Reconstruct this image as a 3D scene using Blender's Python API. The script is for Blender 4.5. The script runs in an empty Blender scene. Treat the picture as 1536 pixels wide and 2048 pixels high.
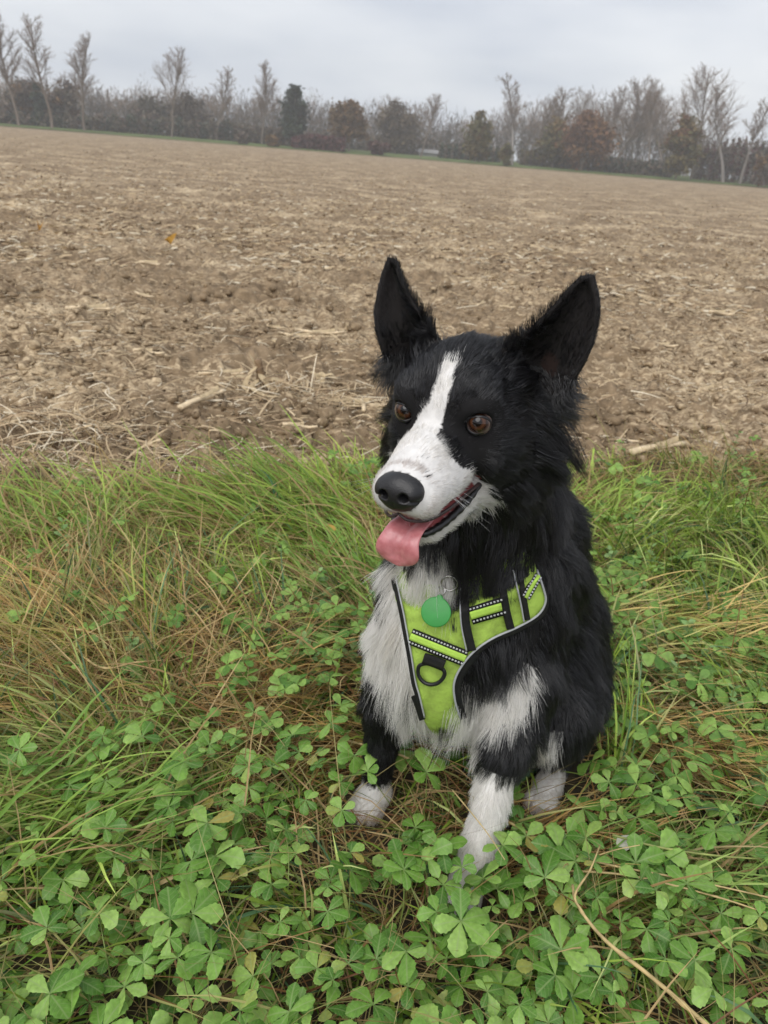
import bpy, bmesh, math, random
import numpy as np
from mathutils import Vector, Matrix, kdtree

rng = np.random.default_rng(7)
random.seed(7)
SC = bpy.context.scene
COL = SC.collection

# ------------------------------------------------------------------ camera
CZ, FPX = 0.75, 1490.0                      # eye height in metres, focal length in photo pixels
PITCH, ROLL = math.radians(25.8), math.radians(4.65)
c_f = np.array([0, math.cos(PITCH), -math.sin(PITCH)])
c_r0 = np.array([1.0, 0, 0]); c_u0 = np.cross(c_r0, c_f)
c_r = math.cos(ROLL) * c_r0 + math.sin(ROLL) * c_u0
c_u = -math.sin(ROLL) * c_r0 + math.cos(ROLL) * c_u0
CAM = np.array([0, 0, CZ])
cam_d = bpy.data.cameras.new('camera')
cam = bpy.data.objects.new('camera', cam_d); COL.objects.link(cam)
cam.matrix_world = Matrix([[c_r[i], c_u[i], -c_f[i], CAM[i]] for i in range(3)] + [[0, 0, 0, 1]])
cam_d.sensor_fit = 'VERTICAL'; cam_d.sensor_height = 24.0
cam_d.lens = FPX / 2048 * 24.0
cam_d.clip_start = 0.02; cam_d.clip_end = 3000
SC.camera = cam
cam_d.dof.use_dof = True; cam_d.dof.focus_distance = 0.66; cam_d.dof.aperture_fstop = 8.5

# ------------------------------------------------------------------ sky and light (overcast)
SUN_EL, SUN_AZ = math.radians(52), math.radians(215)
w = bpy.data.worlds.new('World'); SC.world = w; w.use_nodes = True
nt = w.node_tree; nt.nodes.clear()
N = nt.nodes.new; L = nt.links.new
out = N('ShaderNodeOutputWorld'); bg = N('ShaderNodeBackground')
sky = N('ShaderNodeTexSky'); sky.sky_type = 'NISHITA'; sky.sun_disc = False
sky.sun_elevation = SUN_EL; sky.sun_rotation = SUN_AZ; sky.dust_density = 3.0
tc = N('ShaderNodeTexCoord'); mp = N('ShaderNodeMapping'); mp.inputs['Scale'].default_value = (1.3, 1.3, 5.0)
mp.inputs['Rotation'].default_value = (0.06, 0.10, 0.7)
n1 = N('ShaderNodeTexNoise'); n1.inputs['Scale'].default_value = 1.7; n1.inputs['Detail'].default_value = 4; n1.inputs['Roughness'].default_value = 0.5
rp = N('ShaderNodeValToRGB')
rp.color_ramp.elements[0].position = 0.36; rp.color_ramp.elements[0].color = (3.75, 4.05, 4.65, 1)
rp.color_ramp.elements[1].position = 0.62; rp.color_ramp.elements[1].color = (5.6, 5.75, 6.0, 1)
mx = N('ShaderNodeMix'); mx.data_type = 'RGBA'; mx.inputs[0].default_value = 0.93
L(tc.outputs['Generated'], mp.inputs['Vector']); L(mp.outputs['Vector'], n1.inputs['Vector'])
L(n1.outputs['Fac'], rp.inputs['Fac'])
L(sky.outputs['Color'], mx.inputs[6]); L(rp.outputs['Color'], mx.inputs[7])
L(mx.outputs[2], bg.inputs['Color']); bg.inputs['Strength'].default_value = 0.1
L(bg.outputs['Background'], out.inputs['Surface'])

sun_d = bpy.data.lights.new('sun', 'SUN'); sun_d.energy = 1.5; sun_d.angle = math.radians(60); sun_d.color = (1.0, 0.97, 0.93)
sun = bpy.data.objects.new('sun', sun_d); COL.objects.link(sun)
# the sun stands behind the viewer, to the left, above the cloud
sdir = Vector((-math.sin(math.radians(28)) * math.cos(SUN_EL), -math.cos(math.radians(28)) * math.cos(SUN_EL), math.sin(SUN_EL)))
sun.rotation_euler = sdir.to_track_quat('Z', 'Y').to_euler(); sun.location = sdir * 50

vs = SC.view_settings
SC.display_settings.display_device = 'sRGB'
vs.view_transform = 'Standard'; vs.look = 'None'; vs.exposure = 0.75; vs.gamma = 1.0; vs.use_curve_mapping = False
SC.render.engine = 'CYCLES'
SC.cycles.use_denoising = True
SC.cycles.max_bounces = 8; SC.cycles.transparent_max_bounces = 12
SC.cycles.volume_bounces = 1
SC.cycles_curves.shape = 'RIBBONS'; SC.cycles_curves.subdivisions = 2
SC.cycles.caustics_reflective = False; SC.cycles.caustics_refractive = False

# ------------------------------------------------------------------ helpers
def ray(px, py):
    px = np.asarray(px, float); py = np.asarray(py, float)
    return c_f + ((px - 768) / FPX)[..., None] * c_r - ((py - 1024) / FPX)[..., None] * c_u
def gnd(px, py, z=0.0):
    d = ray(px, py); t = (z - CZ) / d[..., 2]; return CAM + t[..., None] * d
def atY(px, py, Y):
    d = ray(px, py); return CAM + d * (Y / d[..., 1])[..., None]
def chart(P):
    P = P - CAM; dz = P @ c_f
    return np.stack([768 + FPX * (P @ c_r) / dz, 1024 - FPX * (P @ c_u) / dz], -1)

def nrm(v): return v / (np.linalg.norm(v, axis=-1, keepdims=True) + 1e-12)
def srgb(r, g, b):
    f = lambda c: (c / 255 / 12.92) if c / 255 <= 0.04045 else ((c / 255 + 0.055) / 1.055) ** 2.4
    return (f(r), f(g), f(b))

def mesh_from(name, V, Fq, col=None, smooth=True, corner=None):
    """V (n,3); Fq (m,3) or (m,4) index array, or a list of such arrays."""
    me = bpy.data.meshes.new(name)
    Fs = Fq if isinstance(Fq, list) else [Fq]
    V = np.ascontiguousarray(V, dtype=np.float32)
    me.vertices.add(len(V)); me.vertices.foreach_set('co', V.ravel())
    tot = sum(f.size for f in Fs); nf = sum(len(f) for f in Fs)
    me.loops.add(tot); me.polygons.add(nf)
    me.loops.foreach_set('vertex_index', np.concatenate([f.ravel() for f in Fs]).astype(np.int32))
    st = []; o = 0
    for f in Fs:
        k = f.shape[1]; st.append(o + np.arange(len(f)) * k); o += f.size
    me.polygons.foreach_set('loop_start', np.concatenate(st).astype(np.int32))
    me.polygons.foreach_set('use_smooth', np.full(nf, smooth, dtype=bool))
    if col is not None:
        a = me.attributes.new('tint', 'FLOAT_COLOR', 'POINT')
        c4 = np.ones((len(V), 4), np.float32); c4[:, :col.shape[1]] = col
        a.data.foreach_set('color', c4.ravel())
    me.update(calc_edges=True); me.validate()
    return me

def link(name, data, mat=None, parent=None, **props):
    o = bpy.data.objects.new(name, data); COL.objects.link(o)
    if mat is not None and data is not None:
        data.materials.clear(); data.materials.append(mat)
    if parent is not None: o.parent = parent
    for k, v in props.items(): o[k] = v
    return o

def new_mat(name):
    m = bpy.data.materials.new(name); m.use_nodes = True
    nt = m.node_tree; b = nt.nodes['Principled BSDF']
    return m, nt, b

def tint_mat(name, rough=0.6, spec=0.3, noise=None, trans=0.0, attr='tint', bump=0.0, gain=1.0, coat=0.0):
    m, nt, b = new_mat(name)
    a = nt.nodes.new('ShaderNodeAttribute'); a.attribute_name = attr
    colr = a.outputs['Color']
    if noise:
        t = nt.nodes.new('ShaderNodeTexCoord'); n = nt.nodes.new('ShaderNodeTexNoise')
        n.inputs['Scale'].default_value = noise[0]; n.inputs['Detail'].default_value = 5
        nt.links.new(t.outputs['Object'], n.inputs['Vector'])
        mr = nt.nodes.new('ShaderNodeMapRange'); mr.inputs['From Min'].default_value = 0.25; mr.inputs['From Max'].default_value = 0.75
        mr.inputs['To Min'].default_value = 1 - noise[1]; mr.inputs['To Max'].default_value = 1 + noise[1]
        nt.links.new(n.outputs['Fac'], mr.inputs['Value'])
        vm = nt.nodes.new('ShaderNodeVectorMath'); vm.operation = 'SCALE'
        nt.links.new(colr, vm.inputs[0]); nt.links.new(mr.outputs['Result'], vm.inputs['Scale'])
        colr = vm.outputs['Vector']
        if bump:
            bp = nt.nodes.new('ShaderNodeBump'); bp.inputs['Strength'].default_value = bump; bp.inputs['Distance'].default_value = 0.003
            nt.links.new(n.outputs['Fac'], bp.inputs['Height']); nt.links.new(bp.outputs['Normal'], b.inputs['Normal'])
    nt.links.new(colr, b.inputs['Base Color'])
    b.inputs['Roughness'].default_value = rough
    b.inputs['Specular IOR Level'].default_value = spec
    if coat: b.inputs['Coat Weight'].default_value = coat
    if trans:
        tr = nt.nodes.new('ShaderNodeBsdfTranslucent'); nt.links.new(colr, tr.inputs['Color'])
        ms = nt.nodes.new('ShaderNodeMixShader'); ms.inputs[0].default_value = trans
        nt.links.new(b.outputs[0], ms.inputs[1]); nt.links.new(tr.outputs[0], ms.inputs[2])
        nt.links.new(ms.outputs[0], nt.nodes['Material Output'].inputs['Surface'])
    return m

def plain_mat(name, col, rough=0.5, spec=0.4, noise=None, metal=0.0, coat=0.0):
    m, nt, b = new_mat(name)
    b.inputs['Roughness'].default_value = rough; b.inputs['Specular IOR Level'].default_value = spec
    b.inputs['Metallic'].default_value = metal; b.inputs['Coat Weight'].default_value = coat
    t = nt.nodes.new('ShaderNodeTexCoord'); n = nt.nodes.new('ShaderNodeTexNoise')
    sc, amt = noise or (60.0, 0.12)
    n.inputs['Scale'].default_value = sc; n.inputs['Detail'].default_value = 4
    nt.links.new(t.outputs['Object'], n.inputs['Vector'])
    r = nt.nodes.new('ShaderNodeValToRGB')
    r.color_ramp.elements[0].position = 0.3; r.color_ramp.elements[1].position = 0.7
    r.color_ramp.elements[0].color = (*[x * (1 - amt) for x in col], 1); r.color_ramp.elements[1].color = (*[min(1, x * (1 + amt)) for x in col], 1)
    nt.links.new(n.outputs['Fac'], r.inputs['Fac']); nt.links.new(r.outputs['Color'], b.inputs['Base Color'])
    return m

def tube(P, R, k=6, closed=False, flat=1.0, up=None, caps=True):
    """swept tube: P (n,3), R scalar or (n,). returns V,F lists"""
    P = np.asarray(P, float); n = len(P); R = np.broadcast_to(np.asarray(R, float), (n,))
    if closed: T = nrm(np.roll(P, -1, 0) - np.roll(P, 1, 0))
    else: T = nrm(np.gradient(P, axis=0))
    ref = np.array([0, 0, 1.0]) if up is None else np.asarray(up, float)
    if up is None and abs(T @ ref).max() > 0.95: ref = np.array([0.31, 0.95, 0.1])
    A = nrm(np.cross(T, ref)); B = np.cross(A, T)
    a = np.linspace(0, 2 * math.pi, k, endpoint=False)
    V = P[:, None] + R[:, None, None] * (np.cos(a)[None, :, None] * A[:, None] + flat * np.sin(a)[None, :, None] * B[:, None])
    V = V.reshape(-1, 3); m = n if closed else n - 1
    i = np.arange(m)[:, None]; j = np.arange(k)[None]; i2 = (i + 1) % n; j2 = (j + 1) % k
    F = np.stack(np.broadcast_arrays(i * k + j, i * k + j2, i2 * k + j2, i2 * k + j), -1).reshape(-1, 4)
    if not closed and caps:
        V = np.vstack([V, P[0], P[-1]]); a0 = len(V) - 2
        jj = np.arange(k); j2 = (jj + 1) % k
        c1 = np.stack([np.full(k, a0), j2, jj, jj], -1)[:, :3]; b0 = (n - 1) * k
        c2 = np.stack([np.full(k, a0 + 1), b0 + jj, b0 + j2], -1)
        return V, [F, np.vstack([c1, c2])]
    return V, [F]

def merge(parts):
    """[(V,[F..]),..] -> V,[F3,F4]"""
    Vs = []; F3 = []; F4 = []; o = 0
    for V, Fs in parts:
        for F in Fs: (F3 if F.shape[1] == 3 else F4).append(F + o)
        Vs.append(V); o += len(V)
    return np.vstack(Vs), [np.vstack(f) for f in (F3, F4) if f]

def vnoise(P, f, seed=0):
    """cheap smooth noise in -1..1 from summed sines"""
    r = np.random.default_rng(seed); s = 0
    for i in range(6):
        d = nrm(r.normal(size=P.shape[-1])) * f * (0.7 + 0.25 * i)
        s = s + np.sin(P @ d * 2 * math.pi + r.uniform(0, 6.28) + 1.3 * (s if i else 0)) / (1 + 0.25 * i)
    return s / 3.2

def in_poly(pts, poly):
    poly = np.asarray(poly, float); x, y = pts[:, 0], pts[:, 1]
    ins = np.zeros(len(pts), bool); j = len(poly) - 1
    for i in range(len(poly)):
        xi, yi = poly[i]; xj, yj = poly[j]
        c = ((yi > y) != (yj > y)) & (x < (xj - xi) * (y - yi) / (yj - yi + 1e-12) + xi)
        ins ^= c; j = i
    return ins

def catmull(P, n, closed=False):
    P = np.asarray(P, float); m = len(P)
    if closed: Q = np.vstack([P[-1], P, P[0], P[1]]); segs = m
    else: Q = np.vstack([2 * P[0] - P[1], P, 2 * P[-1] - P[-2]]); segs = m - 1
    t = np.linspace(0, segs, n, endpoint=not closed); i = np.minimum(t.astype(int), segs - 1); u = (t - i)[:, None]
    p0, p1, p2, p3 = Q[i], Q[i + 1], Q[i + 2], Q[i + 3]
    return 0.5 * (2 * p1 + (p2 - p0) * u + (2 * p0 - 5 * p1 + 4 * p2 - p3) * u ** 2 + (3 * p1 - p0 - 3 * p2 + p3) * u ** 3)
HAZE = 0.0013
FUR_D = 0.8
GRASS_D = 1.0
# ================================================================== lattice noise
def _hash(I, seed):
    I = I.astype(np.int64); h = np.full(I.shape[:-1], seed * 374761393 + 1013904223, np.int64)
    for d, k in zip(range(I.shape[-1]), (73856093, 19349663, 83492791)): h = h ^ (I[..., d] * k)
    h = (h ^ (h >> 13)) * 1274126177 & 0x7fffffff
    h = (h ^ (h >> 16)) * 668265263 & 0x7fffffff
    return ((h >> 7) & 0xffff) / 65535.0
def lat(P, f, seed=0):
    """smooth value noise 0..1, any dimension"""
    X = P * f; I = np.floor(X); u = X - I; u = u * u * (3 - 2 * u); d = P.shape[-1]; r = 0
    for q in range(2 ** d):
        o = np.array([(q >> k) & 1 for k in range(d)])
        wq = np.prod(np.where(o, u, 1 - u), -1)
        r = r + wq * _hash(I + o, seed)
    return r
def fbm(P, f, o=4, g=.5, seed=0):
    a = 1.; s = 0; t = 0
    for q in range(o): s = s + a * lat(P, f * 2.03 ** q, seed + q * 17); t += a; a *= g
    return s / t

# ================================================================== setting: the tilled field, the verge, the far strip
EDGE0, EDGES = 1.64, .40                                   # field edge: y = EDGE0 + EDGES * x
def edge_d(x, y): return (y - EDGE0 - EDGES * x + .15 * (lat(np.stack([x, y], -1), 3.1, 5) - .5) * 2 + .10 * (lat(np.stack([x, y], -1), 9., 6) - .5) * 2) / math.hypot(1, EDGES)
def soil_z(x, y):
    P = np.stack([x, y], -1)
    r = np.hypot(x, y); fade = 1 / (1 + (r / 14) ** 2)
    wr = P + .05 * np.stack([fbm(P, 7, 3, .5, 1), fbm(P, 7, 3, .5, 2)], -1)
    b = np.abs(fbm(wr, 9, 4, .55, 11) - .5) * 2; b2 = lat(wr, 26, 13)
    furrow = .018 * np.sin((y - EDGES * x) * 2 * math.pi / .75 + 3 * lat(P, .5, 21))
    z = -.035 + furrow * fade + (.085 * b + .038 * (b2 ** 2) + .02 * lat(wr, 55, 15) ** 2) * (.35 + .65 * fade) + .05 * (fbm(P, 1.3, 3, .5, 14) - .5)
    return z * np.where(r > 60, .6, 1)
def verge_z(x, y):
    P = np.stack([x, y], -1)
    return .05 * (fbm(P, 2.2, 3, .5, 31) - .5) * np.clip((np.hypot(x - .13, y - .66) - .2) / .3, 0, 1)
def ground_z(x, y):
    e = edge_d(x, y); t = np.clip((e + .12) / .24, 0, 1); t = t * t * (3 - 2 * t)
    return verge_z(x, y) * (1 - t) + soil_z(x, y) * t

def soil_mat():
    m, nt, b = new_mat('tilled_soil')
    N = nt.nodes.new; L = nt.links.new
    t = N('ShaderNodeTexCoord')
    a = N('ShaderNodeTexNoise'); a.inputs['Scale'].default_value = 14; a.inputs['Detail'].default_value = 9; a.inputs['Roughness'].default_value = .65
    L(t.outputs['Object'], a.inputs['Vector'])
    r = N('ShaderNodeValToRGB'); e = r.color_ramp.elements
    e[0].position = .30; e[0].color = (.098, .068, .040, 1); e[1].position = .70; e[1].color = (.305, .222, .137, 1)
    L(a.outputs['Fac'], r.inputs['Fac'])
    # shredded straw trodden into the soil
    mp = N('ShaderNodeMapping'); mp.inputs['Scale'].default_value = (22, 60, 40); mp.inputs['Rotation'].default_value = (0, 0, .5)
    L(t.outputs['Object'], mp.inputs['Vector'])
    s1 = N('ShaderNodeTexNoise'); s1.inputs['Scale'].default_value = 1; s1.inputs['Detail'].default_value = 5; s1.inputs['Distortion'].default_value = 1.2; L(mp.outputs[0], s1.inputs['Vector'])
    mp2 = N('ShaderNodeMapping'); mp2.inputs['Scale'].default_value = (30, 3.2, 8); mp2.inputs['Rotation'].default_value = (0, 0, -.36); L(t.outputs['Object'], mp2.inputs['Vector'])
    s2 = N('ShaderNodeTexNoise'); s2.inputs['Scale'].default_value = .12; s2.inputs['Detail'].default_value = 7; s2.inputs['Roughness'].default_value = .6; L(t.outputs['Object'], s2.inputs['Vector'])
    s2.inputs['Scale'].default_value = 1.1
    ad = N('ShaderNodeMath'); ad.operation = 'ADD'; L(s1.outputs['Fac'], ad.inputs[0]); L(s2.outputs['Fac'], ad.inputs[1])
    rs = N('ShaderNodeValToRGB'); rs.color_ramp.elements[0].position = .50; rs.color_ramp.elements[1].position = .62
    hf = N('ShaderNodeMath'); hf.operation = 'MULTIPLY'; hf.inputs[1].default_value = .5; L(ad.outputs[0], hf.inputs[0]); L(hf.outputs[0], rs.inputs['Fac'])
    mx = N('ShaderNodeMix'); mx.data_type = 'RGBA'; L(rs.outputs['Color'], mx.inputs[0]); L(r.outputs['Color'], mx.inputs[6]); mx.inputs[7].default_value = (.57, .45, .295, 1)
    L(mx.outputs[2], b.inputs['Base Color'])
    b.inputs['Roughness'].default_value = .9; b.inputs['Specular IOR Level'].default_value = .15
    bp = N('ShaderNodeBump'); bp.inputs['Strength'].default_value = .8; bp.inputs['Distance'].default_value = .012
    L(a.outputs['Fac'], bp.inputs['Height']); L(bp.outputs['Normal'], b.inputs['Normal'])
    return m
M_SOIL = soil_mat()
def polar_sheet(name, r, az, zf):
    R, A = np.meshgrid(r, az, indexing='ij'); x = R * np.sin(A); y = R * np.cos(A)
    V = np.stack([x, y, zf(x, y)], -1).reshape(-1, 3); n, k = R.shape
    i = np.arange(n - 1)[:, None]; j = np.arange(k - 1)[None]
    F = np.stack(np.broadcast_arrays(i * k + j, i * k + j + 1, (i + 1) * k + j + 1, (i + 1) * k + j), -1).reshape(-1, 4)[:, ::-1]
    return V, F
# one sheet: soil beyond the edge, covered by the verge before it; it carries on to the horizon
FIELD_R = 118.0
V, F = polar_sheet('field', np.concatenate([np.geomspace(.9, 12, 300), np.geomspace(12.1, 900, 110)]), np.radians(np.concatenate([np.linspace(-84, -50, 60), np.linspace(-49.8, 49.8, 520), np.linspace(50, 84, 60)])), lambda x, y: ground_z(x, y) - .02 * (edge_d(x, y) < -.25))
link('tilled_field', mesh_from('tilled_field', V, F), M_SOIL, kind='structure')
V, F = polar_sheet('g', np.geomspace(.05, 900, 60), np.radians(np.linspace(-180, 180, 90)), lambda x, y: -.12 + 0 * x)
link('ground', mesh_from('ground', V, F), plain_mat('brown_earth', (.15, .11, .07), rough=.95, spec=.1, noise=(3, .3)), kind='structure')
# verge: earth and thatch under the grass
def verge_mat():
    m, nt, b = new_mat('verge_earth')
    t = nt.nodes.new('ShaderNodeTexCoord'); a = nt.nodes.new('ShaderNodeTexNoise'); a.inputs['Scale'].default_value = 40; a.inputs['Detail'].default_value = 8
    nt.links.new(t.outputs['Object'], a.inputs['Vector']); r = nt.nodes.new('ShaderNodeValToRGB'); e = r.color_ramp.elements
    e[0].position = .3; e[0].color = (.020, .016, .009, 1); e[1].position = .72; e[1].color = (.085, .062, .030, 1)
    nt.links.new(a.outputs['Fac'], r.inputs['Fac']); nt.links.new(r.outputs['Color'], b.inputs['Base Color']); b.inputs['Roughness'].default_value = .95
    return m
gx, gy = np.meshgrid(np.linspace(-3.2, 3.4, 190), np.linspace(-2.5, 3.2, 170), indexing='ij')
gz = ground_z(gx, gy) + .006 - .05 * np.clip((edge_d(gx, gy) - .02) / .06, 0, 1)
V = np.stack([gx, gy, gz], -1).reshape(-1, 3); k = 170
i = np.arange(189)[:, None]; j = np.arange(169)[None]
F = np.stack(np.broadcast_arrays(i * k + j, (i + 1) * k + j, (i + 1) * k + j + 1, i * k + j + 1), -1).reshape(-1, 4)
link('verge', mesh_from('verge', V, F), verge_mat(), kind='structure')
# grass strip along the far side of the field
def far(px, D, z=0.0):
    """ground point at distance D in the compass direction of chart column px at the horizon"""
    d = ray(np.asarray(px, float), 302 + (np.asarray(px, float) - 768) * .0814); h = nrm(d[..., :2])
    return np.concatenate([h * np.asarray(D)[..., None] if np.ndim(D) else h * D, np.full(h.shape[:-1] + (1,), z)], -1)
ax_ = 768 + 1650 * np.tan(np.radians(np.linspace(-76, 76, 240))); inn = FIELD_R - 6 + 5 * lat(ax_[:, None], .006, 3) ; 
rows = [far(ax_, inn, .04), far(ax_, inn + 6, .22), far(ax_, inn + 25, .48), far(ax_, inn + 260, .8)]
V = np.stack(rows, 1).reshape(-1, 3); i = np.arange(239)[:, None]; j = np.arange(3)[None]
F = np.stack(np.broadcast_arrays(i * 4 + j, (i + 1) * 4 + j, (i + 1) * 4 + j + 1, i * 4 + j + 1), -1).reshape(-1, 4)
link('far_meadow', mesh_from('far_meadow', V, F), plain_mat('meadow', (.095, .125, .040), rough=.9, spec=.1, noise=(.35, .45)), kind='structure')
# ================================================================== straw and clods on the soil
def strips(P0, dirv, L_, W_, curl, lift_, seg, colr, up=None, tw=None, z0=None):
    """ribbons lying along dirv: vectorised, returns V,F,col"""
    n = len(P0); s = np.linspace(0, 1, seg + 1)[None, :, None]
    side = nrm(np.stack([-dirv[:, 1], dirv[:, 0], 0 * dirv[:, 0]], -1))
    c = P0[:, None] + dirv[:, None] * (L_[:, None, None] * s) + side[:, None] * (curl[:, None, None] * L_[:, None, None] * (s - .5) ** 2)
    c[..., 2] += (lift_[:, None] * (4 * (s * (1 - s))[..., 0]))
    wv = side[:, None] * np.ones_like(s) 
    if tw is not None: wv = wv * np.cos(tw)[:, None, None] + np.array([0, 0, 1.]) * np.sin(tw)[:, None, None]
    w_ = W_[:, None, None] * (1 - .5 * s ** 3)
    cup = np.array([0, 0, 1.]) * w_ * .35
    V = np.stack([c - wv * w_ / 2, c + cup, c + wv * w_ / 2], 2).reshape(-1, 3)
    k = (seg + 1) * 3; b = (np.arange(n) * k)[:, None, None]; i = np.arange(seg)[None, :, None] * 3; j = np.arange(2)[None, None]
    F = np.stack(np.broadcast_arrays(b + i + j, b + i + j + 1, b + i + 3 + j + 1, b + i + 3 + j), -1).reshape(-1, 4)
    return V, F, np.repeat(colr, k, 0)
def field_pts(n, r0, r1, pw, az=46, margin=.02):
    u = rng.random(n * 3); r = (r0 ** (1 - pw) + u * (r1 ** (1 - pw) - r0 ** (1 - pw))) ** (1 / (1 - pw))
    a = np.radians(rng.uniform(-az, az, len(r))); x, y = r * np.sin(a), r * np.cos(a)
    k = edge_d(x, y) > margin
    x, y = x[k], y[k]
    cl = fbm(np.stack([x, y], -1), 1.6, 3, .6, 51); k = rng.random(len(x)) < np.clip((cl - .30) * 3.2, .08, 1)
    return x[k][:n], y[k][:n]
def straw_cols(n):
    t = rng.random(n)[:, None]; a = np.array([[.30, .21, .125]]); b = np.array([[.54, .43, .275]]); c = np.array([[.64, .56, .42]])
    col = (a + (b - a) * t) * 1.08; k = rng.random(n) < .22; col[k] = c * rng.uniform(.8, 1.1, (k.sum(), 1))
    d = rng.random(n) < .18; col[d] = np.array([.15, .10, .06]) * rng.uniform(.7, 1.2, (d.sum(), 1))
    return col
M_STRAW = tint_mat('straw', rough=.7, spec=.25, noise=(120, .25), trans=.08)
parts = []; cols = []
for (n_, r0, r1, pw, l0, l1, w0, w1) in ((27000, 1.3, 11, 1.3, .007, .032, .0015, .005), (4600, 1.3, 14, 1.25, .03, .12, .002, .007), (34000, 5, 75, 1.25, .02, .09, .005, .02), (-9000, 1.3, 40, 1.3, .015, .08, .003, .012)):
    if n_ > 0: x, y = field_pts(n_, r0, r1, pw)
    else:
        x, y = field_pts(-n_ * 2, r0, r1, pw, 84); k_ = np.abs(np.arctan2(x, y)) > math.radians(45); x, y = x[k_], y[k_]
    wet_ = (edge_d(x, y) > .55) | (rng.random(len(x)) < .35); x, y = x[wet_], y[wet_]; n_ = len(x)
    L_ = rng.uniform(l0, l1, n_) ** 1.0; th = rng.uniform(0, 2 * math.pi, n_)
    th = np.where(rng.random(n_) < .5, .35 + rng.normal(size=n_) * .5, th)
    pit = rng.normal(size=n_) * .16 + .05
    d = np.stack([np.cos(th) * np.cos(pit), np.sin(th) * np.cos(pit), np.sin(pit)], -1)
    P0 = np.stack([x, y, ground_z(x, y) + .006 + .012 * rng.random(n_) + np.maximum(0, -np.sin(pit)) * L_], -1)
    V, F, c = strips(P0, d, L_, rng.uniform(w0, w1, n_), rng.normal(size=n_) * .3, L_ * rng.uniform(0, .06, n_), 3, straw_cols(n_), tw=rng.normal(size=n_) * .7)
    parts.append((V, [F])); cols.append(c)
for (px, py, r_, m) in ((110, 875, .12, 480), (30, 940, .14, 260), (560, 800, .09, 200), (690, 830, .09, 90), (250, 945, .15, 90)):
    g = gnd(px, py); x = g[0] + rng.normal(size=m) * r_; y = g[1] + rng.normal(size=m) * r_ * .5; th = rng.normal(size=m) * .8 + rng.choice([.3, 2.2], m); pit = rng.normal(size=m) * .25 + .05; L_ = rng.uniform(.03, .14, m)
    d = np.stack([np.cos(th) * np.cos(pit), np.sin(th) * np.cos(pit), np.sin(pit)], -1); P0 = np.stack([x, y, ground_z(x, y) + .006 + .03 * rng.random(m) ** 2 + np.maximum(0, -np.sin(pit)) * L_], -1)
    V, F, c = strips(P0, d, L_, rng.uniform(.0012, .005, m), rng.normal(size=m) * .5, L_ * rng.uniform(0, .15, m), 4, straw_cols(m) * 1.1, tw=rng.normal(size=m) * .7); parts.append((V, [F])); cols.append(c)
V, F = merge(parts)
link('straw_litter', mesh_from('straw_litter', V, F, np.vstack(cols)), M_STRAW, kind='stuff', label='pale shredded corn straw strewn over the tilled field', category='straw')
# clods
bmC = bmesh.new(); bmesh.ops.create_icosphere(bmC, subdivisions=2, radius=1); cv = np.array([v.co[:] for v in bmC.verts]); cf = np.array([[v.index for v in f_.verts] for f_ in bmC.faces]); bmC.free()
x, y = field_pts(9000, 1.4, 14, 1.4); n_ = len(x)
sz = .004 + .019 * rng.random(n_) ** 3
sc3 = sz[:, None, None] * (1 + .35 * rng.normal(size=(n_, 1, 3))).clip(.5, 1.6) * np.array([1, 1, .75])
shp = cv[None] * (1 + .55 * (lat(cv[None] * 1.0 + rng.uniform(0, 50, (n_, 1, 3)), 1.5, 61) - .5) + .35 * (lat(cv[None] + rng.uniform(0, 50, (n_, 1, 3)), 3.4, 62) - .5))[..., None]
V = (shp * sc3 + np.stack([x, y, ground_z(x, y) + sz * .25], -1)[:, None]).reshape(-1, 3)
F = (cf[None] + (np.arange(n_) * len(cv))[:, None, None]).reshape(-1, 3)
link('soil_clods', mesh_from('soil_clods', V, F, smooth=True), M_SOIL, kind='stuff', label='crumbled brown clods lying over the tilled field', category='soil')

# corn stalks: round canes with nodes, each a thing
def cane(L_, r_, bend, seed):
    q = np.random.default_rng(seed); n = 9; t = np.linspace(0, 1, n)
    P = np.stack([(t - .5) * L_, bend * L_ * (t - .5) ** 2 + .006 * q.normal(size=n) * .4, r_ + .004 * np.sin(t * 5 + seed)], -1)
    R = r_ * (1 - .25 * t) * (1 + .22 * (np.abs((t * 2.4 + .3) % 1 - .5) < .09))
    V, F = tube(P, R, 8, flat=.8)
    # a torn sheath half wrapped round it
    m = 8; a0 = .15 + .3 * q.random(); s = np.linspace(a0, min(1, a0 + .45), m)
    c = np.stack([np.interp(s, t, P[:, d]) for d in range(3)], -1); w_ = r_ * np.linspace(1.1, .35, m)
    off = np.linspace(0, 1, m) ** 2 * r_ * 1.0
    A = c + np.stack([0 * s, -w_, off * .3 + r_ * .5], -1); B = c + np.stack([0 * s, 0 * w_, off + r_ * 1.15], -1); C = c + np.stack([0 * s, w_, off * 1.4 + r_ * .7], -1)
    V2 = np.stack([A, B, C], 1).reshape(-1, 3); i = np.arange(m - 1)[:, None] * 3; j = np.arange(2)[None]
    F2 = np.stack(np.broadcast_arrays(i + j, i + j + 1, i + 3 + j + 1, i + 3 + j), -1).reshape(-1, 4)
    return (V, F), (V2, [F2])
M_CANE = plain_mat('corn_cane', (.58, .46, .30), rough=.65, noise=(45, .30)); M_SHEATH = plain_mat('corn_sheath', (.45, .35, .21), rough=.7, noise=(60, .25))
CANES = []
for q, (l_, r_, b_) in enumerate(((.17, .0100, .08), (.11, .0075, -.06), (.22, .0095, .12), (.09, .006, .0))):
    (a, b) = cane(l_, r_, b_, q); CANES.append((mesh_from('corn_stalk', *a), mesh_from('sheath', *b)))
    CANES[-1][0].materials.append(M_CANE); CANES[-1][1].materials.append(M_SHEATH)
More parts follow.
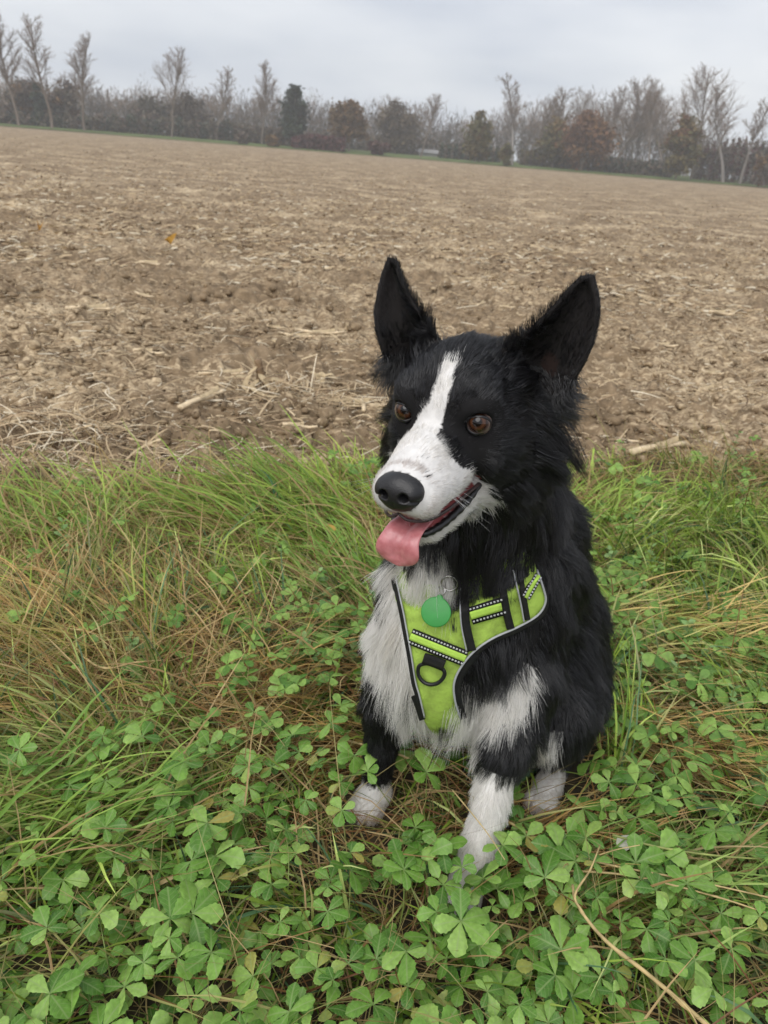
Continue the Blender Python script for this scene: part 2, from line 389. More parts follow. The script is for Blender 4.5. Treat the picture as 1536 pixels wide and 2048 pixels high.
def cane_place(x, y):
    c = chart(np.array([[x, y, 0.]]))[0]
    a = 'left of the dog' if c[0] < 740 else 'behind the dog\'s head' if c[0] < 1200 else 'right of the dog'
    b = 'near the grass edge' if c[1] > 800 else 'in the middle of the near soil' if c[1] > 600 else 'far out on the field'
    return a, b
def put_cane(v, x, y, ang, tilt_=0.0, s=1.0, label=None, group='corn stalks scattered over the soil'):
    if label is None: label = ('short' if v in (1, 3) else 'long') + ' broken corn stalk %s, %s' % cane_place(x, y)
    o = bpy.data.objects.new('corn_stalk', CANES[v][0]); COL.objects.link(o); o.location = (x, y, float(ground_z(np.array([x]), np.array([y]))[0]) + .008 + abs(math.sin(tilt_)) * .05 * s)
    o.rotation_euler = (0, -tilt_, ang); o.scale = (s, s, s); o['label'] = label; o['category'] = 'corn stalk'
    if group: o['group'] = group
    c = bpy.data.objects.new('sheath', CANES[v][1]); COL.objects.link(c); c.parent = o
    return o
# stalks one can pick out in the photograph: chart position, variant, heading, tilt, scale, own label
for (px, py, v, an, ti, s, lb) in (
    (448,758,0,.15,.05,1.0,None), (640,270+400,2,.02,.03,1.0,None), (408,830,0,1.0,.12,1.05,'corn stalk propped aslant in front of the broken stump'), (690,815,2,-.30,.04,1.25,'long split corn stalk lying beside the dog\'s ear'),
    (595,668,2,-.12,.02,.8,None), (315,672,2,-.05,.03,.9,'longest pale corn stalk lying flat on the bare soil at left'), (310,535,1,.05,.02,1.6,None), (180,640,0,.25,.04,1.1,None), (160,690,1,-.85,.02,1.4,None), (300,723,1,.0,.02,1.0,None),
    (545,500+190,1,.15,.03,1.1,None), (640,510,1,.4,.02,1.5,None), (1420,785,1,.5,.08,1.4,'pale corn stalk tilted up right of the dog\'s ear'), (1430,745,3,-.5,.02,1.2,None), (1310,925,0,.5,.06,1.2,'corn stalk poking from the grass edge right of the dog'), (1330,700,1,.3,.03,1.2,None), (1440,640,1,.1,.02,1.4,None), (600,870,1,.1,.02,.9,None), (120,845,0,.1,.05,.9,None)):
    g = gnd(px, py)
    put_cane(v, g[0], g[1], an, ti, s, **({} if lb is None else {'label': lb, 'group': None}))
x, y = field_pts(60, 1.9, 9, 1.4)
for q in range(len(x)): put_cane(int(rng.integers(4)), x[q], y[q], rng.uniform(0, 6.28), abs(rng.normal()) * .06, rng.uniform(.5, .95))
# the upright broken stump with torn husks
g = gnd(518, 792); gz0 = float(ground_z(g[None, 0], g[None, 1])[0])
st = link('corn_stump', None, label='upright broken corn stump with torn husks on the soil left of the dog', category='corn stump'); st.location = (g[0], g[1], gz0 - .01); st.scale = (1.15,) * 3
V, F = tube(catmull([(0, 0, 0), (.004, .002, .04), (-.003, 0, .085)], 10), np.linspace(.013, .010, 10), 9); link('stump', mesh_from('stump', V, F), plain_mat('dark_cane', (.19, .125, .07), rough=.8, noise=(70, .4)), st)
def husk(pts, w_, mat, parent, name='husk'):
    c = catmull(pts, 14); t = nrm(np.gradient(c, axis=0)); s_ = nrm(np.cross(t, [0, 0, 1.]) + 1e-6); ww = np.interp(np.linspace(0, 1, 14), [0, .2, .7, 1], [.5, 1, .8, .12]) * w_
    V = np.stack([c - s_ * ww[:, None], c + np.array([0, 0, 1.]) * ww[:, None] * .5, c + s_ * ww[:, None]], 1).reshape(-1, 3); i = np.arange(13)[:, None] * 3; j = np.arange(2)[None]
    F = np.stack(np.broadcast_arrays(i + j, i + j + 1, i + 3 + j + 1, i + 3 + j), -1).reshape(-1, 4)
    return link(name, mesh_from(name, V, F), mat, parent)
for pts, w_ in (([(0,0,.07),(-.02,-.01,.05),(-.035,-.03,.015),(-.02,-.06,.01)], .010), ([(0,0,.05),(.02,-.02,.03),(.045,-.03,.012),(.09,-.03,.014)], .011), ([(0,0,.06),(-.012,.0,.075),(-.03,.004,.10)], .008),
                ([(.01,0,.02),(.04,.01,.03),(.08,.02,.015),(.12,.015,.02)], .012), ([(-.01,0,.02),(-.05,.01,.03),(-.10,.012,.02)], .009), ([(0,-.01,.03),(-.01,-.05,.02),(.03,-.09,.012),(.08,-.10,.015)], .009)):
    husk(pts, w_, M_SHEATH, st)
# a crumpled pale husk right of the stump
g = gnd(640, 770); hk = link('corn_husk', None, label='crumpled pale corn husk lying between the stump and the dog', category='corn husk'); hk.scale = (.9,) * 3; hk.location = (g[0], g[1], float(ground_z(g[None, 0], g[None, 1])[0]))
for q in range(6):
    a = q * .45 - .8
    husk([(0,0,.005), (math.sin(a)*.02, .01, .03 + .008*math.cos(a)), (math.sin(a)*.05, .02*math.cos(a), .045 - .01*q%.02), (math.sin(a)*.07, .03*math.cos(a), .03)], .013, M_SHEATH, hk, 'husk_leaf')
# two yellow fallen leaves
def leaf_outline(n, L_, W_, pw=.8, teeth=0, amp=0.0, notch=0.0):
    t = np.linspace(0, 1, n); w_ = W_ * np.sin(math.pi * t ** pw) ** .75
    if teeth: w_ = w_ * (1 + amp * (np.abs((t * teeth) % 1 - .5) * 2 - .5))
    return t * L_, w_
def leaf_mesh(name, n, L_, W_, pw, fold, droop, teeth=0, amp=0.0, curl=0.0):
    y, w_ = leaf_outline(n, L_, W_, pw, teeth, amp); w_[0] = .0005; w_[-1] = W_ * .06
    xs = np.array([-1, -.5, 0, .5, 1.0]); V = []
    for q in range(n):
        t = y[q] / L_
        for x_ in xs:
            X = x_ * w_[q]; Z = fold * abs(X) - droop * L_ * t * t + .05 * w_[q] * math.sin(t * 22) * abs(x_) + curl * X * X / W_
            V.append((X, y[q] - (.10 * abs(x_) * L_ * (.0 if t < .5 else -.0)), Z))
    V = np.array(V); i = np.arange(n - 1)[:, None] * 5; j = np.arange(4)[None]
    F = np.stack(np.broadcast_arrays(i + j, i + j + 1, i + 5 + j + 1, i + 5 + j), -1).reshape(-1, 4)
    return mesh_from(name, V, F)
M_YELLOW = plain_mat('yellow_leaf', (.50, .27, .045), rough=.6, noise=(50, .3))
me_y = leaf_mesh('fallen_leaf', 12, .085, .032, .8, .3, .1, 6, .25, 4)
for px, py, an, lb in ((80, 472, .4, 'yellow fallen leaf on the soil near the left edge'), (342, 503, 1.9, 'yellow fallen leaf on the soil, nearer the middle')):
    g = gnd(px, py); o = link('fallen_leaf', me_y, M_YELLOW, label=lb, category='leaf'); o.location = (g[0], g[1], float(ground_z(g[None, 0], g[None, 1])[0]) + .03); o.rotation_euler = (.75, .2, an); o.scale = (.62,) * 3
# ================================================================== trees along the far side of the field
M_BARK = plain_mat('grey_bark', (.23, .19, .155), rough=.9, spec=.1, noise=(2.0, .3)); M_TWIG = plain_mat('twigs', (.235, .18, .14), rough=.9, spec=.1, noise=(1.0, .25)); M_BIRCH = plain_mat('pale_bark', (.27, .245, .225), rough=.8, noise=(3, .35))
def tubes3(S):
    """many straight tapered 3-sided twigs: S rows (p0,p1,r0,r1)"""
    A = S[:, 0:3]; B = S[:, 3:6]; r0 = S[:, 6:7]; r1 = S[:, 7:8]; T = nrm(B - A)
    ref = np.where(np.abs(T[:, 2:3]) > .9, np.array([[1., 0, 0]]), np.array([[0, 0, 1.]])); U = nrm(np.cross(T, ref)); W2 = np.cross(T, U)
    V = []
    for base, r in ((A, r0), (B, r1)):
        for q in range(3):
            a = q * 2 * math.pi / 3; V.append(base + r * (math.cos(a) * U + math.sin(a) * W2))
    V = np.stack(V, 1).reshape(-1, 3); b = (np.arange(len(S)) * 6)[:, None]
    F = np.concatenate([b + np.array([[q, (q + 1) % 3, 3 + (q + 1) % 3, 3 + q]]) for q in range(3)], 0)
    return V, F
def bare_tree(seed, trunk_h, n1, ang1, spread, twig=1.0, crook=.08, reach=.42, droop=0.0, dens=1.0):
    """unit-height bare tree: returns (trunk mesh, crown mesh)"""
    q = np.random.default_rng(seed); big, fine = [], []
    def grow(p, d, L_, r, lvl, segs):
        pts = [p]; dd = d.copy()
        for _ in range(segs):
            dd = nrm(dd + q.normal(size=3) * crook * (1 + .5 * lvl) + np.array([0, 0, (.10 if lvl < 3 else .04) - droop * lvl]))
            pts.append(pts[-1] + dd * L_ / segs)
        for k in range(segs):
            ra = r * (1 - .75 * k / segs); rb = r * (1 - .75 * (k + 1) / segs)
            (big if lvl < 2 else fine).append(np.concatenate([pts[k], pts[k + 1], [ra], [rb]]))
        return pts, dd
    trunk, _ = grow(np.zeros(3), np.array([0, 0, 1.]), 1.0, .0135, 0, 12)
    trunk = np.array(trunk)
    for k in range(n1):
        t = trunk_h + (1 - trunk_h) * (k / n1) ** .9 * .96; p = np.array([np.interp(t, np.linspace(0, 1, 13), trunk[:, d]) for d in range(3)])
        az = k * 2.4 + q.normal() * .5; el = ang1 + q.normal() * .12
        d = np.array([math.cos(az) * math.sin(el), math.sin(az) * math.sin(el), math.cos(el)])
        L1 = reach * (1 - t) ** spread * (1.0 if t > trunk_h else .6) * q.uniform(.75, 1.1) + .05
        pts, _ = grow(p, d, L1, .0052 * (1 - t) + .0022, 1, 5)
        pts = np.array(pts); m2 = max(3, int(9 * dens * (.5 + L1 / reach)))
        for k2 in range(m2):
            t2 = .22 + .78 * (k2 + .5) / m2; p2 = np.array([np.interp(t2, np.linspace(0, 1, 6), pts[:, d_]) for d_ in range(3)])
            d2 = nrm(nrm(pts[-1] - pts[0]) + q.normal(size=3) * .55 + np.array([0, 0, .25])); L2 = L1 * q.uniform(.28, .5) * (1.15 - .5 * t2)
            pp, _ = grow(p2, d2, L2, .0020, 2, 3); pp = np.array(pp)
            m3 = int(6 * dens)
            for k3 in range(m3):
                t3 = (k3 + .6) / m3; p3 = np.array([np.interp(t3, np.linspace(0, 1, 4), pp[:, d_]) for d_ in range(3)])
                d3 = nrm(nrm(pp[-1] - pp[0]) + q.normal(size=3) * .6 + np.array([0, 0, .2])); grow(p3, d3, L2 * q.uniform(.4, .75), .00125 * twig, 3, 2)
    a = mesh_from('trunk', *tubes3(np.array(big))); b = mesh_from('crown', *tubes3(np.array(fine)))
    return a, b
VAR = {
 'poplar': bare_tree(1, .24, 26, .50, .55, 1.0, .06, .26),
 'poplar2': bare_tree(2, .28, 24, .55, .60, 1.0, .07, .27),
 'vase': bare_tree(3, .34, 24, .52, .75, 1.0, .06, .50),
 'round': bare_tree(4, .25, 26, .75, .65, 1.1, .10, .50),
 'fan': bare_tree(5, .16, 26, .62, .70, 1.1, .06, .62),
 'birch': bare_tree(6, .36, 20, .45, .60, .9, .06, .20),
}
for a, b in VAR.values(): a.materials.append(M_BARK); b.materials.append(M_TWIG)
VARB = VAR['birch'][0].copy(); VARB.materials.clear(); VARB.materials.append(M_BIRCH)
def top_height(px, py, D):
    """height of a thing standing at far(px, D) whose top shows at chart row py"""
    B = far(px, D); best = None
    for h in np.linspace(.5, 45, 300):
        y = chart((B + [0, 0, h])[None])[0][1]
        if y <= py: return h
    return 45
def put_tree(kind, px, top, D, wid, label, rot=0., lean=0., name='bare_tree', group=None, birch=False):
    h = top_height(px, top, D); o = link(name, None, label=label, category='tree'); p = far(px, D, .25)
    o.location = p; o.rotation_euler = (0, lean, rot); wid = wid * 1.55; o.scale = (h * wid, h * wid, h)
    if group: o['group'] = group
    a, b = VAR[kind]
    link('trunk', VARB if birch else a, None, o); link('crown', b, None, o)
    return o
put_tree('poplar', -14, -5, 112, 1.0, 'tall bare poplar cut by the left edge of the picture', .3)
put_tree('poplar', 36, 22, 112, .9, 'tall bare poplar, second from the left edge', 1.2)
put_tree('poplar2', 104, 48, 114, 1.0, 'tall bare poplar, third from the left edge', 2.0)
put_tree('poplar', 168, 80, 116, 1.0, 'slender bare poplar standing right of the three tallest ones', 3.3)
put_tree('vase', 343, 104, 120, .78, 'bare vase-shaped tree standing alone on the left half of the field edge', .4)
put_tree('poplar2', 433, 138, 128, 1.0, 'thin faint bare tree between the vase-shaped tree and the tall narrow one', 4.4)
put_tree('poplar', 523, 130, 124, .95, 'narrow bare tree left of the dark evergreen', 5.1)
put_tree('round', 770, 196, 140, .8, 'bare rounded tree rising behind the brown leafy trees', 2.5)
put_tree('vase', 842, 195, 122, .85, 'bare tree with a dark trunk standing left of the gap in the trees', 1.0)
put_tree('birch', 1024, 148, 120, 1.15, 'tall birch with a pale trunk rising above the middle of the wood', .6, birch=True, name='birch_tree')
for q, (px, tp, kd, wd, rt) in enumerate(((1068,200,'round',.75,.3),(1105,186,'poplar2',1.3,1.9),(1150,184,'round',.7,2.7),(1192,180,'vase',.72,.9),(1228,178,'poplar2',1.4,3.9),(1262,166,'round',.72,5.2),(1298,172,'vase',.72,4.1),(1322,196,'poplar2',1.3,.2))):
    put_tree(kd, px, tp, 132 + 5 * (q % 3), wd, 'twiggy bare tree, %s in the dense row counting from the birch' % ('first','second','third','fourth','fifth','sixth','seventh','last')[q], rt, group='dense row of bare trees')
put_tree('fan', 1382, 152, 122, .80, 'broad fan-shaped bare tree, the widest on the right', .5)
put_tree('birch', 1447, 182, 118, 1.2, 'leaning pale birch just right of the fan-shaped tree', 2.2, .05, birch=True, name='birch_tree')
put_tree('birch', 1482, 192, 118, 1.1, 'leaning pale birch, second from the right edge', 3.4, .05, birch=True, name='birch_tree')
put_tree('birch', 1512, 196, 118, 1.1, 'leaning pale birch at the right edge', 5.0, .06, birch=True, name='birch_tree')

# leafy trees and bushes: crown of leaf-sized faces in clumps around limbs
def leafy(name, px, top, base_w, D, label, cols, shape='oval', n=3200, trunk=.12, cat='tree', seed=0, leaf=.28, group=None):
    q = np.random.default_rng(seed + 100); h = top_height(px, top, D); R = base_w * D / 1640 / 2
    o = link(name, None, label=label, category=cat); o.location = far(px, D, .2)
    if group: o['group'] = group
    nc = max(14, n // 60); c = q.normal(size=(nc, 3)); c = nrm(c) * (q.random((nc, 1)) ** .4)
    z = c[:, 2] * .5 + .5; prof = np.ones(nc)
    if shape == 'column': prof = np.interp(z, [0, .2, .7, 1], [.8, 1, .85, .35])
    if shape == 'dome': prof = np.interp(z, [0, .3, .7, 1], [1.0, 1.05, .9, .4])
    cc = np.stack([c[:, 0] * R * prof * 1.0, c[:, 1] * R * prof, (trunk + (1 - trunk) * z) * h * .97], -1)
    idx = q.integers(nc, size=n); cs = (R * .24 + .15) * (.6 + .8 * q.random(nc))
    P = cc[idx] + q.normal(size=(n, 3)) * cs[idx][:, None] * np.array([1, 1, .8]) * .6; P[:, 2] = np.clip(P[:, 2], .1, h)
    a = nrm(q.normal(size=(n, 3))); b = nrm(np.cross(a, q.normal(size=(n, 3)))); s = leaf * (.5 + q.random((n, 1)))
    V = np.stack([P - a * s, P + b * s * .45, P + a * s, P - b * s * .45], 1).reshape(-1, 3); F = np.arange(n * 4).reshape(-1, 4)
    cols = np.array(cols); tone = cols[q.integers(len(cols), size=nc)][idx] * q.uniform(.75, 1.25, (n, 1))
    link('crown', mesh_from('crown', V, F, np.repeat(tone, 4, 0), smooth=False), M_LEAFY, o)
    S = [np.concatenate([[0, 0, 0], [0, 0, h * .75], [R * .05 + .06], [R * .02 + .02]])]
    for k in range(min(nc, 26)): S.append(np.concatenate([[0, 0, h * (trunk * .6 + .4 * q.random() * z[k])], cc[k], [.07], [.02]]))
    link('trunk', mesh_from('trunk', *tubes3(np.array(S))), M_BARK, o)
    return o
M_LEAFY = tint_mat('dull_leaves', rough=.8, spec=.15, trans=.15)
BR_ = [(.16,.095,.045), (.125,.085,.04), (.18,.115,.055)]; OL = [(.13,.105,.04), (.11,.10,.042), (.155,.11,.045)]; RU = [(.17,.085,.045), (.14,.075,.042), (.19,.105,.05)]; GR = [(.045,.062,.042), (.055,.075,.048), (.04,.052,.04)]; DK = [(.105,.095,.068), (.135,.108,.078), (.125,.092,.072)]; WN = [(.11,.045,.045), (.085,.04,.042), (.10,.06,.05)]
leafy('evergreen_tree', 588, 176, 48, 122, 'dark narrow evergreen standing among the bare trees', GR, 'column', 3600, .10, seed=1)
leafy('oak_tree', 698, 196, 74, 124, 'brown-leaved oak standing right of the dark evergreen', BR_, 'dome', 3600, .18, seed=2)
leafy('leafy_tree', 790, 208, 84, 138, 'rounded grey-brown tree right of the brown oak', [(.13,.10,.065), (.11,.085,.06)], 'dome', 4000, .12, seed=3)
leafy('columnar_bush', 950, 226, 50, 120, 'olive-brown columnar bush left of the pale birch', OL, 'column', 3200, .06, 'bush', 4)
leafy('small_bush', 1012, 290, 24, 117, 'small round brown bush at the foot of the pale birch', OL, 'oval', 1200, .03, 'bush', 5)
leafy('russet_tree', 1163, 226, 100, 122, 'broad russet-leaved tree in front of the dense bare row', RU, 'dome', 4600, .10, seed=6)
leafy('leafy_tree', 1105, 235, 60, 126, 'ochre-leaved tree just left of the broad russet one', OL, 'dome', 2600, .12, seed=7)
leafy('columnar_bush', 1352, 232, 66, 118, 'olive and rust columnar bush in front of the fan-shaped tree', OL + RU[:1], 'column', 4200, .05, 'bush', 8)
leafy('evergreen_tree', 82, 172, 22, 128, 'small dark conifer among the brown scrub at left', GR, 'column', 1200, .05, seed=9)
leafy('leafy_tree', 135, 165, 62, 132, 'brown scrubby tree behind the slender poplar', DK + BR_[:1], 'dome', 2600, .1, seed=10)
leafy('leafy_tree', 60, 160, 80, 132, 'dull brown scrubby tree between the tallest poplars', DK + BR_[:1], 'dome', 2600, .1, seed=11)
leafy('leafy_tree', 375, 190, 84, 134, 'grey-brown spreading tree behind the vase-shaped tree', [(.12,.095,.07), (.10,.08,.06)], 'dome', 3200, .08, seed=12)
leafy('leafy_tree', 300, 196, 66, 136, 'brown thicket tree left of the vase-shaped tree', DK, 'dome', 2600, .08, seed=13)
leafy('small_bush', 483, 268, 18, 116, 'small dark bush on the grass strip left of the evergreen', DK, 'oval', 700, .02, 'bush', 14)
leafy('small_bush', 545, 276, 20, 116, 'small brown bush at the foot of the narrow bare tree', BR_, 'oval', 700, .02, 'bush', 15)
leafy('small_bush', 757, 283, 34, 118, 'dark reddish bush at the foot of the brown oak', WN, 'dome', 1200, .02, 'bush', 16)
leafy('small_bush', 1528, 300, 40, 116, 'brown bush at the right edge below the birches', BR_ + DK, 'dome', 1400, .02, 'bush', 17)
# low hedges
def hedge(name, px0, px1, tops, D, label, cols, n, seed):
    q = np.random.default_rng(seed); m = 60; px = np.linspace(px0, px1, m)
    h = np.interp(px, np.linspace(px0, px1, len(tops)), [top_height(a, b, D) for a, b in zip(np.linspace(px0, px1, len(tops)), tops)])
    i = q.random(n) * (m - 1); pc = far(np.interp(i, np.arange(m), px), D + q.normal(size=n) * 1.5); hh = np.interp(i, np.arange(m), h) * (1 + .12 * np.sin(i * 2.1))
    P = pc.copy(); P[:, 2] = hh * q.random(n) ** .8; a = nrm(q.normal(size=(n, 3))); b = nrm(np.cross(a, q.normal(size=(n, 3)))); s = .26 * (.5 + q.random((n, 1)))
    c0 = P.mean(0) * [1, 1, 0]; V = np.stack([P - a * s, P + b * s * .5, P + a * s, P - b * s * .5], 1).reshape(-1, 3)
    cols = np.array(cols); cl = cols[(np.floor(i * .9 + q.normal(size=n) * .6).astype(int)) % len(cols)] * q.uniform(.75, 1.25, (n, 1))
    o = link(name, mesh_from(name, V - c0, np.arange(n * 4).reshape(-1, 4), np.repeat(cl, 4, 0), smooth=False), M_LEAFY, label=label, category='hedge'); o.location = c0
hedge('hedge', 585, 690, [278, 272, 276, 280], 119, 'low wine-red hedge between the evergreen and the brown oak', WN, 4200, 1)
hedge('hedge', 1210, 1345, [318, 322, 324, 330], 126, 'dark low hedge below the dense bare row', DK + GR[:1], 4200, 2)
hedge('hedge', 1385, 1620, [298, 285, 296, 310], 128, 'dark hedge below the leaning birches', DK + WN[:1], 6000, 3)
hedge('hedge', -160, 470, [205, 225, 232, 238, 246], 130, 'long dark hedge below the poplars on the left', DK + GR[:1], 14000, 4)
hedge('hedge', 470, 590, [250, 258, 262], 128, 'dark hedge joining the long hedge to the evergreen', DK, 3500, 5)
hedge('hedge', 1040, 1210, [300, 308, 315], 130, 'dark scrub hedge behind the russet tree', DK + OL[:1], 4000, 6)
hedge('hedge', 880, 1000, [290, 292, 300], 134, 'dark green hedge at the gap in the trees', GR + DK, 2600, 7)
hedge('hedge', 600, 900, [262, 268, 276, 284], 146, 'low grey-brown hedge behind the brown oak and the shed', DK, 6000, 8)
# the wood behind, a mass of scrub
q = np.random.default_rng(77); S = []; LV = []; LC = []
wood = np.interp(np.linspace(-260, 1800, 330), [-260, 0, 120, 230, 330, 470, 560, 650, 740, 830, 880, 930, 1000, 1100, 1250, 1330, 1370, 1440, 1800], [140, 165, 168, 178, 182, 192, 192, 200, 205, 215, 240, 238, 212, 200, 196, 205, 268, 285, 292])
pxs = np.linspace(-260, 1800, 330)
a_l = np.radians(np.linspace(-74, -33, 90)); a_r = np.radians(np.linspace(33, 74, 90))
pxs = np.concatenate([768 + 1650 * np.tan(a_l), pxs, 768 + 1650 * np.tan(a_r)]); wood = np.concatenate([np.full(90, -1.), wood, np.full(90, -1.)])
for k, (px, tp) in enumerate(zip(pxs, wood)):
    D = 150 + 26 * q.random(); B = far(px + q.normal() * 3, D); h = max(1.5, top_height(px, tp + 14 * q.normal(), D)) if tp > 0 else 8 + 3 * q.random(); tone = np.array([[.20,.155,.125],[.165,.13,.105],[.215,.155,.11],[.125,.105,.08]][q.integers(4)])
    nb_ = 34; cz = h * (.58 + .08 * q.random()); cr = np.array([h * .20 + .8, h * .20 + .8, h - cz])
    e_ = nrm(q.normal(size=(nb_, 3))) * (.55 + .45 * q.random((nb_, 1))); p1 = B + np.array([0, 0, cz]) + e_ * cr; p1[:, 2] = np.maximum(p1[:, 2], .3)
    p0 = B + np.stack([0 * az_ for az_ in (e_[:, 0],)] * 2 + [np.clip(p1[:, 2] - np.abs(e_[:, 0]) * cr[0] * 1.3 - .12 * h, .05 * h, h)], -1)
    S.append(np.hstack([p0, p1, np.full((nb_, 1), .05), np.full((nb_, 1), .012)])); S.append(np.concatenate([B, B + [0, 0, h * .7], [.15], [.05]])[None])
    m_ = 190; e_ = nrm(q.normal(size=(m_, 3))) * (q.random((m_, 1)) ** .45); P = B + np.array([0, 0, cz]) + e_ * cr * 1.04; lowm = q.random(m_) < .25; P[lowm, 2] = q.random(lowm.sum()) * cz; P[:, 2] = np.maximum(P[:, 2], .2)
    a = nrm(nrm(P - B - np.array([0, 0, cz * .5])) + q.normal(size=(m_, 3)) * .5); b = nrm(np.cross(a, q.normal(size=(m_, 3)))); s = .55 * (.4 + q.random((m_, 1)))
    LV.append(np.stack([P - a * s, P + b * s * .10, P + a * s, P - b * s * .10], 1).reshape(-1, 3)); LC.append(np.repeat(tone[None] * q.uniform(.8, 1.2, (m_, 1)), 4, 0))
V1, F1 = tubes3(np.vstack(S)); V2 = np.vstack(LV); F2 = np.arange(len(V2)).reshape(-1, 4)
V, F = merge([(V1, [F1]), (V2, [F2])]); C_ = np.vstack([np.full((len(V1), 3), 1.) * np.array([.115, .095, .08]), np.vstack(LC)])
link('far_wood', mesh_from('far_wood', V, F, C_, smooth=False), M_LEAFY, kind='stuff', label='hazy mass of bare brown scrub and woodland behind the field', category='wood')
# a long low pale shed seen through the gap
b0, b1 = far(838, 140), far(874, 140); d = b1 - b0; l_ = np.linalg.norm(d); ex = d / l_; ey = np.array([-ex[1], ex[0], 0])
sh_ = link('shed', None, label='long low white shed in the gap between the trees', category='shed'); sh_.location = b0
def boxm(o_, sx, sy, sz):
    c = np.array([[x, y, z] for z in (0, 1) for y in (0, 1) for x in (0, 1)], float); V = o_ + c[:, :1] * sx * ex + c[:, 1:2] * sy * ey + c[:, 2:] * np.array([0, 0, sz])
    return V, [np.array([[0, 2, 3, 1], [4, 5, 7, 6], [0, 1, 5, 4], [2, 6, 7, 3], [0, 4, 6, 2], [1, 3, 7, 5]])]
link('wall', mesh_from('wall', *boxm(np.zeros(3), l_, 2.5, .95), smooth=False), plain_mat('whitewash', (.26, .255, .25), rough=.8, noise=(1, .15)), sh_)
rp_ = np.array([[-.2, -.3, .95], [l_ + .2, -.3, .95], [l_ + .2, 1.25, 1.5], [-.2, 1.25, 1.5], [l_ + .2, 2.8, .95], [-.2, 2.8, .95]])
link('roof', mesh_from('roof', rp_[:, :1] * ex + rp_[:, 1:2] * ey + rp_[:, 2:] * np.array([0, 0, 1.]), np.array([[0, 1, 2, 3], [3, 2, 4, 5]]), smooth=False), plain_mat('grey_roof', (.22, .215, .21), rough=.8), sh_)
# thin autumn mist
if HAZE:
    c = np.array([[x, y, z] for z in (-2.5, 32) for y in (-60, 330) for x in (-330, 330)], float)
    F = np.array([[0, 2, 3, 1], [4, 5, 7, 6], [0, 1, 5, 4], [2, 6, 7, 3], [0, 4, 6, 2], [1, 3, 7, 5]])
    m = bpy.data.materials.new('mist'); m.use_nodes = True; nt = m.node_tree; nt.nodes.clear()
    o_ = nt.nodes.new('ShaderNodeOutputMaterial'); pv_ = nt.nodes.new('ShaderNodeVolumePrincipled'); pv_.inputs['Color'].default_value = (.93, .95, .98, 1); pv_.inputs['Density'].default_value = HAZE; pv_.inputs['Anisotropy'].default_value = .1
    nt.links.new(pv_.outputs[0], o_.inputs['Volume'])
    link('haze', mesh_from('haze', c, F, smooth=False), m, kind='stuff', label='thin pale autumn mist over the field', category='haze')
# ================================================================== the dog
def rotm(yaw, pit, rol):
    cy, sy, cp, sp, cr, sr = math.cos(yaw), math.sin(yaw), math.cos(pit), math.sin(pit), math.cos(rol), math.sin(rol)
    Rz = np.array([[cy, -sy, 0], [sy, cy, 0], [0, 0, 1]]); Rx = np.array([[1, 0, 0], [0, cp, -sp], [0, sp, cp]])
    Ry = np.array([[cr, 0, sr], [0, 1, 0], [-sr, 0, cr]])
    return Rz @ Rx @ Ry
HR = rotm(*np.radians([154.5, -3, 3.6])); HO = np.array([.039, .585, .557])   # head: x = its right, y = forward, z = up, centimetres
def hw(p): return np.asarray(p, float) / 100 @ HR.T + HO
def hl(P): return (P - HO) @ HR * 100

def d_cone(P, a, b, ra, rb):
    a = np.asarray(a, float); b = np.asarray(b, float); ab = b - a
    t = np.clip(((P - a) @ ab) / (ab @ ab), 0, 1)
    return np.linalg.norm(P - a - t[:, None] * ab, axis=1) - (ra + (rb - ra) * t)
def d_ell(P, c, r, R=None):
    q = P - np.asarray(c, float)
    if R is not None: q = q @ R
    r = np.asarray(r, float)
    k0 = np.linalg.norm(q / r, axis=1); k1 = np.linalg.norm(q / r ** 2, axis=1)
    return k0 * (k0 - 1) / (k1 + 1e-9)
def smin(a, b, k):
    h = np.clip(0.5 + 0.5 * (b - a) / k, 0, 1)
    return b * (1 - h) + a * h - k * h * (1 - h)

FB = np.array([-0.5, -0.866, 0]); LB = np.array([0.866, -0.5, 0])        # the body's forward and its left
BR = np.stack([LB, FB, [0, 0, 1]], 1)
def tilt(a): # body frame pitched
    ca, sa = math.cos(a), math.sin(a)
    return BR @ np.array([[1, 0, 0], [0, ca, -sa], [0, sa, ca]])

